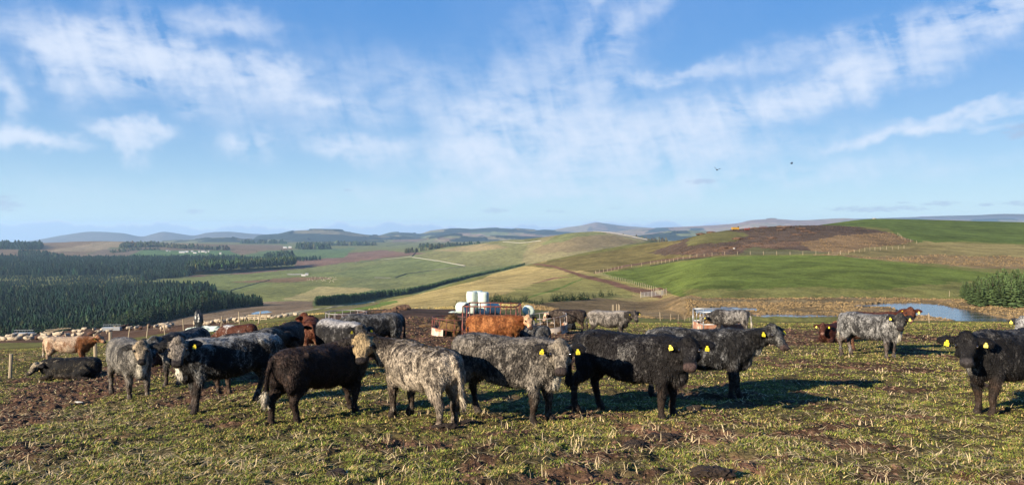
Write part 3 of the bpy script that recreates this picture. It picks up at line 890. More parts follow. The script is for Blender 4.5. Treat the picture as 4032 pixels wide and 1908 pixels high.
GREEN = np.array((.017, .030, .017))
rs = np.random.RandomState(7)
CONES = [cone_tree(s, 5, 5, .25) for s in range(4)]
CONES_B = [cone_tree(20 + s, 7, 7, .22) for s in range(4)]

def scatter(poly, space, seed, jit=.45):
    """tree spots inside an outline given as (pixel column, depth)"""
    r_ = np.random.RandomState(seed)
    pts = []
    ds = [p[1] for p in poly]; xs = [(p[0] - 2016) / F for p in poly]
    d = min(ds)
    while d < max(ds):
        sp = space(d)
        n = max(2, int((max(xs) - min(xs)) * d / sp))
        t = np.linspace(min(xs), max(xs), n) + r_.uniform(-jit, jit, n) * sp / d
        dd = d + r_.uniform(-jit, jit, n) * sp
        k = inpoly(2016 + F * t, dd, poly)
        pts.append(np.stack([t[k] * dd[k], dd[k]], 1))
        d += sp
    return np.concatenate(pts)

def wood(name, poly, space, hgt, seed, label, tint=(1, 1, 1), protos=CONES, aspect=1.0, keep=None):
    P = scatter(poly, space, seed)
    if keep is not None:
        P = P[keep(P)]
    r_ = np.random.RandomState(seed + 1)
    n = len(P)
    if n > 6000:      # windblown gaps
        g_ = fbm(P[:, 0] / 38, P[:, 1] / 60, seed + 9, 3) > -.42
        P = P[g_]; n = len(P)
    Z = ground(P[:, 0], P[:, 1], False)
    patch = fbm(P[:, 0] / 70, P[:, 1] / 70, seed + 2, 3)
    H = (hgt(P) if callable(hgt) else np.full(n, float(hgt))) * (1 + .22 * r_.randn(n).clip(-1.6, 2.0) + .22 * patch)
    S = H * aspect * r_.uniform(.85, 1.2, n)
    tn = GREEN * np.array(tint) * (1 + .28 * r_.randn(n, 1).clip(-2, 2) + .25 * patch[:, None]) * (1 + .10 * r_.randn(n, 3)) * np.where(r_.rand(n, 1) < .05, np.array((2.6, 1.7, 1.3)), 1.0)
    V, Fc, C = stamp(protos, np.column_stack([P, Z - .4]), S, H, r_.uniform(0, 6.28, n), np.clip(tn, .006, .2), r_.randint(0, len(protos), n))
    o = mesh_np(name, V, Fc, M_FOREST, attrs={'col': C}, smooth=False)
    tag(o, label, 'forest', kind='stuff')
    return o

FRONT = [(-1300,360),(0,400),(250,440),(400,470),(600,545),(800,625),(940,690),(1035,715)]
def front_d(px):
    return np.interp(px, [p[0] for p in FRONT], [p[1] for p in FRONT])
F1 = FRONT + [(1000,765),(900,790),(800,805),(700,880),(695,960),(780,1000),(850,1035),(850,1120),(780,1190),(680,1260),(560,1330),(545,1500),(640,1560),(735,1640),(760,1760),(780,1900),(900,2300),(1270,2500),(1240,2620),(900,2760),(-1300,2760)]
def young(P):
    px = 2016 + F * P[:, 0] / P[:, 1]
    y_ = (P[:, 1] > 1250) & (P[:, 1] < 1750) & (px < 560) & (px > -100)
    clear = inpoly(px, P[:, 1], [(20,1120),(100,1180),(190,1270),(120,1230),(60,1160)])
    return y_, clear
wood('conifer_forest', F1, lambda d: 2.5 + .0030 * d if d < 1250 else 2.7 + .0030 * d,
     lambda P: np.where(young(P)[0], 5.0, np.where(P[:, 1] > 1700, 15.0, 12.0)) * (1 - .25 * sstep(2016 + F * P[:, 0] / P[:, 1], 850, 1035)), 11,
     'dark conifer plantation filling the valley floor on the left', aspect=1.0, tint=(.62, .72, .85), keep=lambda P: ~young(P)[1])
wood('conifer_forest', [(735,1690),(900,1800),(1160,2060),(1165,2200),(900,2000),(740,1900)], lambda d: 6.0, 22, 13,
     'tall thinned conifer stand with bare pale trunks', tint=(1.5, 1.35, 1.0), aspect=.8,
     protos=[cone_tree(40 + s, 4, 5, .22, .42) for s in range(3)])
wood('woodland', [(-200,3300),(160,3300),(170,3700),(-200,3900)], lambda d: 16., 22, 15, 'dark block of wood on the brown hill at far left', tint=(.8, .9, 1.1), aspect=1.6)
wood('woodland', [(60,3000),(200,2760),(260,2700),(240,2850),(120,3080)], lambda d: 13., 17, 16, 'tapering dark wood below the hill at far left', aspect=1.6)
wood('woodland', [(470,3500),(620,3700),(900,3560),(905,3700),(600,3880),(480,3700)], lambda d: 17., 17, 17, 'bare purplish woodland behind the white farm', tint=(2.6, 1.7, 1.9), aspect=2.2)
wood('woodland', [(440,3150),(520,3330),(640,3450),(620,3520),(500,3430),(430,3250)], lambda d: 18., 10, 117, 'bare bushes on the bank beside the farm fields', tint=(2.6, 1.7, 1.9), aspect=2.2)
wood('woodland', [(1040,2700),(1150,2700),(1150,2850),(1060,2880)], lambda d: 13., 22, 18, 'rounded dark copse at the end of the plantation', aspect=1.8)
wood('woodland', [(1165,3900),(1300,3900),(1295,4080),(1180,4080)], lambda d: 18., 26, 19, 'long dark copse on the valley fields', aspect=1.6)
wood('woodland', [(1590,2540),(1750,2700),(1760,2790),(1600,2640)], lambda d: 13., 16, 20, 'brown copse above the stone wall', tint=(2.0, 1.3, 1.2), aspect=1.0)
wood('woodland', [(1180,4700),(1480,4700),(1480,5000),(1180,5000)], lambda d: 30., 24, 121, 'bluish strip of trees far down the valley', tint=(1.6, 1.3, 1.5), aspect=2.2)
wood('woodland', [(1650,3300),(1960,3300),(2000,3420),(1650,3440)], lambda d: 20., 18, 122, 'dark shelter belt beyond the pale hill field', tint=(1.3, 1.1, 1.2), aspect=1.8)
wood('woodland', [(2440,2500),(2640,2400),(2660,2550),(2440,2650)], lambda d: 12., 26, 123, 'russet larch plantation behind the round hill', tint=(3.0, 1.5, 1.4), aspect=1.0)
wood('woodland', [(950,5400),(1130,5400),(1130,5700),(950,5700)], lambda d: 34., 26, 124, 'dark wood block below the far blue hill', aspect=2.2)

# belt of young spruces climbing the slope
BELT = [(1238,1203),(1330,1196),(1420,1184),(1500,1172),(1600,1160),(1700,1134),(1800,1106),(1900,1082),(2000,1060),(2068,1042)]
bw = [at(px, py, 150)[:2] for px, py in BELT]
bh = [7.0, 8.0, 8.0, 8.0, 6.8, 5.6, 5.0, 4.6, 4.0, 3.4]
seg = np.array(bw); L = np.concatenate([[0], np.cumsum(np.hypot(*np.diff(seg, axis=0).T))])

def tree_kit(name, seeds, near=True, **kw):
    kit = []
    for s in seeds:
        v, f, c = (fir_tree(s, **kw) if near else cone_tree(s, **kw))
        kit.append((v, f, c, trunk_mesh(seed=s)))
    return kit

class Trees:
    """a few meshes, each copied tree its own Empty with a crown and a trunk"""
    def __init__(s, kind, kit, tint):
        s.kind = kind; s.crown = []; s.trunk = []
        for i, (v, f, c, (tv, tf)) in enumerate(kit):
            for j in range(2):
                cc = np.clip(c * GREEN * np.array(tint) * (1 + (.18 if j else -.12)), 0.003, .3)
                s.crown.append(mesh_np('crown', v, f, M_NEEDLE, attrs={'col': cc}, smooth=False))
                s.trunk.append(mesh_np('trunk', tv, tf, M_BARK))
        s.used = [False] * len(s.crown)
    def put(s, x, y, h, w, k, label, group):
        k = k % len(s.crown)
        e = empty(s.kind, (x, y, float(ground(x, y)) - .03 * h * 0), random.uniform(0, 6.28), label, 'tree', group)
        for src in (s.crown[k], s.trunk[k]):
            if not s.used[k]:
                o = src
            else:
                o = src.copy(); COL.objects.link(o)
            o.parent = e
            o.scale = (h * w, h * w, h)
        s.used[k] = True
        return e
random.seed(3)
belt = Trees('conifer_tree', tree_kit('belt', (61, 62, 63), layers=9, per=7, r=.30, low=.02), (2.0, 1.9, 1.5))
n = 0
u = 1.0
rest_P, rest_H = [], []
while u < L[-1]:
    x, y = np.interp(u, L, seg[:, 0]), np.interp(u, L, seg[:, 1])
    h = np.interp(u, L, bh)
    for row in range(6):
        jx, jy = random.uniform(-.6, .6), random.uniform(-.7, .7)
        X, Y = x + jx, y + row * 2.6 + jy
        hh = h * random.uniform(.82, 1.15) * (1.0 if row < 3 else 1.06)
        if row == 0 and n < 95:
            belt.put(X, Y, hh, random.uniform(.85, 1.15), random.randrange(6), 'young spruce in the front row of the belt across the tan slope', 'spruces in the shelter belt')
            n += 1
        else:
            rest_P.append((X, Y)); rest_H.append(hh)
    u += 2.3 if u < 120 else 3.0
rest_P = np.array(rest_P); rest_H = np.array(rest_H)
r_ = np.random.RandomState(5); m_ = len(rest_P)
tn = GREEN * np.array((2.0, 1.9, 1.5)) * (1 + .2 * r_.randn(m_, 1)).clip(.5, 1.6)
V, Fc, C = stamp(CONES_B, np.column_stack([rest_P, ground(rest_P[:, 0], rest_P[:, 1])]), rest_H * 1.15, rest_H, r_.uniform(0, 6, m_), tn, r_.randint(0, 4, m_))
tag(mesh_np('conifer_belt', V, Fc, M_FOREST, attrs={'col': C}, smooth=False), 'rows of spruces behind the front row of the shelter belt', 'trees', kind='stuff')

# edge trees of the big plantation
edge = Trees('conifer_tree', tree_kit('edge', (71, 72, 73, 74), layers=12, per=8, r=.21, low=.06), (1.25, 1.25, 1.1))
for i, px in enumerate(np.linspace(-20, 1030, 105)):
    d = float(front_d(px)) - random.uniform(2, 9)
    h = random.uniform(11.5, 15.5) * (1 - .25 * (px > 870))
    X, Y, Z = atd(px + random.uniform(-4, 4), d)
    edge.put(X, Y, h, random.uniform(.85, 1.2), random.randrange(8), 'mature spruce on the near edge of the dark plantation', 'spruces on the plantation edge')

# clump beside the pond on the right
clump = Trees('spruce_tree', tree_kit('clump', (81, 82, 83, 84, 85), layers=15, per=11, r=.34, low=.0, droop=.07), (2.6, 2.2, 1.5))
k = 0
for row, (dd, x0) in enumerate(((140, 3858), (144.5, 3830), (149, 3812), (153.5, 3800), (158, 3796), (162, 3800))):
    px = x0 + random.uniform(0, 15)
    while px < 4230:
        h = np.interp(px, [3795, 3850, 3950, 4100], [3.4, 4.4, 5.3, 5.8]) * random.uniform(.85, 1.12) * (1 + row * .015)
        X, Y, Z = atd(px, dd + random.uniform(-1, 1))
        clump.put(X, Y, h, random.uniform(.95, 1.2), k, 'bushy green spruce in the block beside the pond', 'spruces beside the pond')
        k += 1
        px += random.uniform(32, 48)

# young pines beyond the bales
pines = Trees('young_pine', tree_kit('pine', (91, 92, 93, 94), layers=8, per=8, r=.36, low=.03, droop=-.12, gap=.12), (1.0, 1.1, 1.0))
spots = []
for px in (1798, 1805, 1822, 1830): spots.append((px, 1218, 34))
for px in np.linspace(1925, 2078, 19): spots.append((px + random.uniform(-4, 4), 1190 + random.uniform(-3, 5), random.uniform(18, 34)))
for px in np.linspace(2085, 2135, 6): spots.append((px, 1196, random.uniform(12, 24)))
for px in np.linspace(2175, 2312, 17): spots.append((px + random.uniform(-4, 4), 1186 - (px - 2175) * .06 + random.uniform(-3, 3), random.uniform(22, 38)))
for px, hh in ((2335, 20), (2345, 14), (2366, 28), (2374, 18), (2398, 24), (2410, 22), (2425, 12)): spots.append((px, 1172 - (px - 2335) * .12, hh))
for px, py, hh in ((1455, 1238, 18), (1500, 1232, 13), (1525, 1230, 10), (1595, 1218, 8), (1470, 1236, 12)): spots.append((px, py, hh))
for i, (px, py, hh) in enumerate(spots):
    X, Y, Z = at(px, py, 40)
    h = hh * Y / F * 1.1
    lab = 'young dark pine in the loose row beyond the wrapped bales' if i >= 4 else 'young dark pine just left of the bale stack'
    gr = 'young pines beyond the bales' if i >= 4 else 'young pines left of the bales'
    if i >= len(spots) - 5: lab, gr = 'tiny pine at the rough edge of the mud', 'tiny pines by the mud'
    pines.put(X, Y, h, random.uniform(.9, 1.25), i, lab, gr)

# ------------------------------------------------------------------ water
def water_material():
    m, g, b, out = mat('pond_water')
    b.inputs['Base Color'].default_value = (.02, .035, .05, 1)
    b.inputs['Roughness'].default_value = 0.06
    b.inputs['Specular IOR Level'].default_value = 1.0
    b.inputs['IOR'].default_value = 1.6
    geo = g.n('ShaderNodeNewGeometry')
    bp = g.n('ShaderNodeBump'); bp.inputs['Strength'].default_value = 0.55; bp.inputs['Distance'].default_value = 0.05
    g.link(g.noise(geo.outputs['Position'], 2.2, 3.0, 0.6), bp.inputs['Height'])
    g.link(bp.outputs[0], b.inputs['Normal'])
    return m
M_WATER = water_material()

def water(name, outline, level):
    """outline in photo pixels projected down on the level of the water"""
    pts = []
    n_ = len(outline)
    for i in range(n_):
        (x1, y1), (x2, y2) = outline[i], outline[(i + 1) % n_]
        for s in np.linspace(0, 1, 9)[:-1]:
            px, py = x1 + (x2 - x1) * s, y1 + (y2 - y1) * s
            d = (CZ - level) * F / (py - HY)
            x = (px - 2016) / F * d
            w = .35 * float(fbm(np.array([x * .5]), np.array([d * .5]), 3, 3)[0])
            pts.append((x + w, d + w))
    bm = bmesh.new()
    vs = [bm.verts.new((x, y, level)) for x, y in pts]
    es = [bm.edges.new((vs[i], vs[(i + 1) % len(vs)])) for i in range(len(vs))]
    bmesh.ops.triangle_fill(bm, use_beauty=True, use_dissolve=False, edges=es)
    bmesh.ops.recalc_face_normals(bm, faces=bm.faces)
    if bm.faces and sum(f.normal.z for f in bm.faces) < 0:
        bmesh.ops.reverse_faces(bm, faces=bm.faces)
    me = bpy.data.meshes.new(name); bm.to_mesh(me); bm.free()
    me.materials.append(M_WATER)
    o = bpy.data.objects.new(name, me); COL.objects.link(o)
    return tag(o, kind='structure')

for q in PONDS[:3]:
    cx_ = sum(p[0] for p in q) / len(q); cy_ = sum(p[1] for p in q) / len(q)
    water('pond', [(cx_ + (px - cx_) * 1.01 + 0, cy_ + (py - cy_) * 1.12) for px, py in q], POND)
water('pool', [(985,1235),(1010,1226),(1050,1223),(1070,1228),(1045,1233),(1000,1238)], POOL_Z)

# ------------------------------------------------------------------ cattle
def coat_material():
    m, g, b, out = mat('shaggy_coat')
    dk = g.n('ShaderNodeAttribute', attribute_name='dark').outputs['Color']
    lt = g.n('ShaderNodeAttribute', attribute_name='light').outputs['Color']
    am = g.n('ShaderNodeAttribute', attribute_name='amt').outputs['Fac']
    tc = g.n('ShaderNodeTexCoord'); oi = g.n('ShaderNodeObjectInfo')
    w = g.math('MULTIPLY', oi.outputs['Random'], 30.0)
    mp = g.n('ShaderNodeMapping'); mp.inputs['Scale'].default_value = (1.25, 1.25, .62)
    g.link(tc.outputs['Object'], mp.inputs['Vector'])
    P = mp.outputs[0]
    big = g.noise(P, 3.2, 4.0, 0.6, 1.4, '4D', w)
    curl = g.noise(P, 12.0, 3.0, 0.6, 2.6, '4D', w)
    hair = g.noise(P, 60.0, 3.0, 0.6, 1.0, '4D', w)
    f = g.math('ADD', g.math('MULTIPLY', big, 0.54), g.math('ADD', g.math('MULTIPLY', curl, 0.34), g.math('MULTIPLY', hair, 0.12)))
    th = g.math('SUBTRACT', 0.625, g.math('MULTIPLY', am, 0.235))
    f = g.mapr(g.math('SUBTRACT', f, th), -0.09, 0.12)
    f = g.mix(g.mapr(am, 0.0, 0.04), (0, 0, 0, 1), f)
    c = g.mix(f, dk, lt)
    v = g.mapr(g.math('ADD', g.math('MULTIPLY', curl, .5), g.math('MULTIPLY', hair, .5)), 0.36, 0.64, 0.50, 1.45)
    vm = g.n('ShaderNodeVectorMath', operation='SCALE'); g.link(c, vm.inputs[0]); g.link(v, vm.inputs['Scale'])
    g.link(vm.outputs[0], b.inputs['Base Color'])
    b.inputs['Roughness'].default_value = 0.62
    b.inputs['Specular IOR Level'].default_value = 0.16
    bp = g.n('ShaderNodeBump'); bp.inputs['Strength'].default_value = 1.0; bp.inputs['Distance'].default_value = 0.035
    g.link(g.math('ADD', g.math('MULTIPLY', curl, .7), g.math('MULTIPLY', hair, .3)), bp.inputs['Height'])
    g.link(bp.outputs[0], b.inputs['Normal'])
    return m
M_COAT = coat_material()
M_EYE = simple_mat('eye', (.012, .008, .006), 0.08, spec=0.9)
M_TAG = simple_mat('tag_yellow', (.66, .52, .03), 0.5, var=.1)
M_TAGINK = simple_mat('tag_print', (.03, .03, .02), 0.6)

def loft(bm, rings, n=18, power=2.2):
    """rings: (centre, side vec, up vec, half width, up extent, down extent)"""
    prev = None
    loops = []
    for (c, R, U, w, a, b) in rings:
        L = []
        for i in range(n):
            th = 2 * math.pi * i / n
            cs, sn = math.cos(th), math.sin(th)
            e = 2.0 / power
            x = math.copysign(abs(cs) ** e, cs) * w
            y = math.copysign(abs(sn) ** e, sn) * (a if sn > 0 else b)
            L.append(bm.verts.new(c + R * x + U * y))
        loops.append(L)
    for A, B in zip(loops, loops[1:]):
        for i in range(n):
            bm.faces.new((A[i], A[(i + 1) % n], B[(i + 1) % n], B[i]))
    bm.faces.new(loops[0][::-1]); bm.faces.new(loops[-1])

def tube(bm, pts, n=12):
    """pts: (Vector, radius[, radius across y])"""
    rings = []
    for i, p in enumerate(pts):
        c = Vector(p[0]); r = p[1]; r2 = p[2] if len(p) > 2 else r
        a = Vector(pts[max(i - 1, 0)][0]); b = Vector(pts[min(i + 1, len(pts) - 1)][0])
        T = (b - a).normalized()
        side = Vector((0, 1, 0))
        side = (side - T * side.dot(T))
        if side.length < .1: side = Vector((1, 0, 0)) - T * T.x
        side.normalize()
        U = T.cross(side).normalized()
        rings.append((c, side, U, r2, r, r))
    loft(bm, rings, n, 2.0)

def ball(bm, c, rx, ry, rz, rot=None):
    r = bmesh.ops.create_uvsphere(bm, u_segments=14, v_segments=10, radius=1)
    M = Matrix.Translation(Vector(c)) @ (rot.to_4x4() if rot else Matrix.Identity(4)) @ Matrix.Diagonal((rx, ry, rz, 1))
    bmesh.ops.transform(bm, matrix=M, verts=r['verts'])

TORSO = [  # x, top, bottom, half width
 (-.87, 1.03, .90, .07), (-.83, 1.13, .78, .165), (-.74, 1.195, .70, .235), (-.60, 1.225, .645, .27), (-.42, 1.225, .60, .275),
 (-.18, 1.205, .52, .325), (.06, 1.195, .49, .34), (.28, 1.215, .505, .315), (.46, 1.24, .53, .275), (.61, 1.225, .56, .24),
 (.73, 1.18, .62, .19), (.82, 1.09, .72, .12)]

def cow_mesh(look=(1, 0, -.9), poll=None, legs=None, lying=False, vox=.021, fat=1.0, calf=False, tail=0.0):
    """returns V, F and a head frame, all in the animal's own space (x ahead, y left, z up)"""
    bm = bmesh.new()
    X, Y, Z = Vector((1, 0, 0)), Vector((0, 1, 0)), Vector((0, 0, 1))
    dz = -.44 if lying else 0.0
    flat = 1.10 if lying else 1.0
    rings = []
    for (x, t, b, w) in TORSO:
        mid = b + (t - b) * .46
        rings.append((Vector((x, 0, mid + dz)), Y, Z, w * fat * flat, t - mid, max(mid - b, .05) * (1.0 if not lying else .98)))
    loft(bm, rings, 22, 2.35)
    # hip bones and shoulders under the coat
    for s in (1, -1):
        ball(bm, (-.58, s * .17, .95 + dz), .20, .115, .24)
        ball(bm, (.46, s * .165, .87 + dz), .17, .11, .27)
        ball(bm, (-.66, s * .15, .78 + dz), .17, .12, .26)
        ball(bm, (-.50, s * .205, 1.085 + dz), .11, .07, .085)      # hook bones
        ball(bm, (-.79, s * .115, 1.03 + dz), .075, .06, .08)       # pin bones
    # neck and head
    D = Vector(look).normalized()
    P = Vector(poll) if poll else Vector((1.02, 0, 1.20))
    P = P + Vector((0, 0, dz))
    side = Z.cross(D)
    if side.length < .05: side = Y.copy()
    side.normalize()                      # the animal's left
    U = D.cross(side).normalized()        # out of the forehead
    W0 = Vector((.50, 0, .98 + dz)); W1 = Vector((.70, 0, 1.0 + dz))
    Pn = P - U * .10 + D * .02
    ctrl = [W0, W1, (W1 * .45 + Pn * .55) + Vector((0, 0, .015)), Pn]
    nr = []
    for i in range(9):
        u = i / 8
        c = ((1 - u) ** 3) * ctrl[0] + 3 * u * (1 - u) ** 2 * ctrl[1] + 3 * u * u * (1 - u) * ctrl[2] + u ** 3 * ctrl[3]
        Tt = (3 * (1 - u) ** 2 * (ctrl[1] - ctrl[0]) + 6 * u * (1 - u) * (ctrl[2] - ctrl[1]) + 3 * u * u * (ctrl[3] - ctrl[2])).normalized()
        sd = Z.cross(Tt)
        if sd.length < .05: sd = Y.copy()
        sd.normalize(); up = Tt.cross(sd).normalized()
        hh = .27 * (1 - u) + .135 * u; ww = .235 * (1 - u) ** 1.1 + .115 * u ** .9
        nr.append((c, sd, up, ww, hh * .92, hh * 1.18))
    loft(bm, nr, 18, 2.1)
    # brisket and dewlap
    ball(bm, (.66, 0, .68 + dz + (.1 if lying else 0)), .17, .125, .19)
    mid = (W1 + Pn) * .5
    ball(bm, (mid.x - .03, mid.y, mid.z - .17), .14, .075, .15)
    hs = .90 if calf else 1.0
    HEAD = [(-.05, .075, .045, .08), (.0, .12, .08, .12), (.07, .142, .095, .148), (.14, .140, .088, .155), (.21, .116, .073, .14), (.28, .092, .060, .115),
            (.34, .081, .052, .092), (.395, .087, .052, .08), (.437, .084, .048, .072), (.468, .058, .032, .046)]
    loft(bm, [(P + D * s * hs, side, U, w * hs, a * hs, b * hs) for s, w, a, b in HEAD], 18, 2.3)
    ball(bm, P + D * .0 + U * .045, .085, .11, .075)         # woolly poll
    for s in (1, -1):
        ball(bm, P + D * .145 * hs + side * s * .098 + U * .045, .04, .032, .035)   # brow
        ball(bm, P + D * .20 * hs + side * s * .075 - U * .07, .09, .045, .07)      # cheek
    # ears
    ears = []
    for s in (1, -1):
        e0 = P + D * .03 + side * s * .105 - U * .0
        out = (side * s * 1.0 - D * .02 - U * .22 + Z * .02).normalized()
        up = (out.cross(U)).normalized() * s
        thick = out.cross(up).normalized()
        rr = [(0, .035, .024), (.05, .062, .028), (.11, .092, .029), (.17, .088, .026), (.225, .055, .022), (.26, .02, .015)]
        loft(bm, [(e0 + out * l, up, thick, w, th, th) for l, w, th in rr], 12, 2.0)
        ears.append((e0, out, up, thick))
    # legs
    lg = legs or [0, 0, 0, 0]        # forward offset of each foot: front left, front right, hind left, hind right
    if not lying:
        for s, off in ((1, lg[0]), (-1, lg[1])):
            y = s * .155
            tube(bm, [((.47, y * 1.0, .92), .15, .10), ((.50, y * 1.05, .70), .125, .095), ((.51 + off * .25, y, .53), .088, .078), ((.53 + off * .55, y, .38), .066, .064),
                      ((.53 + off * .75, y * .98, .30), .058, .058), ((.52 + off * .88, y * .97, .17), .045, .044), ((.53 + off, y * .97, .09), .054, .052), ((.56 + off, y * .97, .03), .062, .06), ((.57 + off, y * .97, -.04), .066, .062)])
        for s, off in ((1, lg[2]), (-1, lg[3])):
            y = s * .155
            tube(bm, [((-.60, y, .92), .22, .13), ((-.56 + off * .1, y * 1.08, .74), .185, .12), ((-.60 + off * .35, y * 1.05, .60), .12, .09), ((-.71 + off * .6, y, .47), .075, .066),
                      ((-.735 + off * .7, y * .98, .39), .062, .056), ((-.71 + off * .88, y * .96, .22), .047, .045), ((-.70 + off, y * .96, .10), .055, .052), ((-.665 + off, y * .96, .03), .064, .06), ((-.655 + off, y * .96, -.04), .066, .062)])
        # tail
        tube(bm, [((-.80, 0, 1.15), .05), ((-.90, tail * .05, 1.06), .04), ((-.935, tail * .12, .90), .032), ((-.93, tail * .22, .72), .030), ((-.925, tail * .3, .58), .045), ((-.925, tail * .34, .46), .05), ((-.92, tail * .36, .34), .026)], 10)
    else:
        for s in (1, -1):
            tube(bm, [((.44, s * .2, .30), .13, .1), ((.62, s * .24, .12), .09), ((.80, s * .22, .075), .07), ((.74, s * .15, .055), .055), ((.60, s * .13, .05), .055)])
            tube(bm, [((-.55, s * .24, .42), .24, .14), ((-.30, s * .36, .22), .17, .12), ((-.22, s * .40, .12), .10), ((-.42, s * .44, .07), .07), ((-.62, s * .42, .06), .055), ((-.45, s * .40, .05), .05)])
        ball(bm, (-.02, 0, .16), .6, .42, .2)
        tube(bm, [((-.80, 0, .70), .045), ((-.90, .03, .5), .035), ((-.90, .1, .25), .03), ((-.80, .2, .06), .045)], 10)
    me = bpy.data.meshes.new('tmp'); bm.normal_update()
    bmesh.ops.recalc_face_normals(bm, faces=bm.faces)
    bm.to_mesh(me); bm.free()
    o = bpy.data.objects.new('tmp', me); COL.objects.link(o)
    rm = o.modifiers.new('r', 'REMESH'); rm.mode = 'VOXEL'; rm.voxel_size = vox; rm.adaptivity = 0.0
    sm = o.modifiers.new('s', 'SMOOTH'); sm.factor = .5; sm.iterations = 3
    dg = bpy.context.evaluated_depsgraph_get()
    ev = o.evaluated_get(dg); em = ev.to_mesh()
    nv = len(em.vertices); V = np.empty(nv * 3, np.float32); em.vertices.foreach_get('co', V); V = V.reshape(-1, 3).astype(float)
    N = np.empty(nv * 3, np.float32); em.vertices.foreach_get('normal', N); N = N.reshape(-1, 3).astype(float)
    nf = len(em.polygons); vi = np.empty(len(em.loops), np.int32); em.loops.foreach_get('vertex_index', vi)
    lt = np.empty(nf, np.int32); em.polygons.foreach_get('loop_total', lt)
    assert (lt == 4).all()
    Fc = vi.reshape(-1, 4)
    ev.to_mesh_clear()
    bpy.data.objects.remove(o); bpy.data.meshes.remove(me)
    return V, N, Fc, dict(P=np.array(P), D=np.array(D), S=np.array(side), U=np.array(U), ears=ears, hs=hs, dz=dz, lying=lying)

MUDC = np.array((.085, .052, .035))

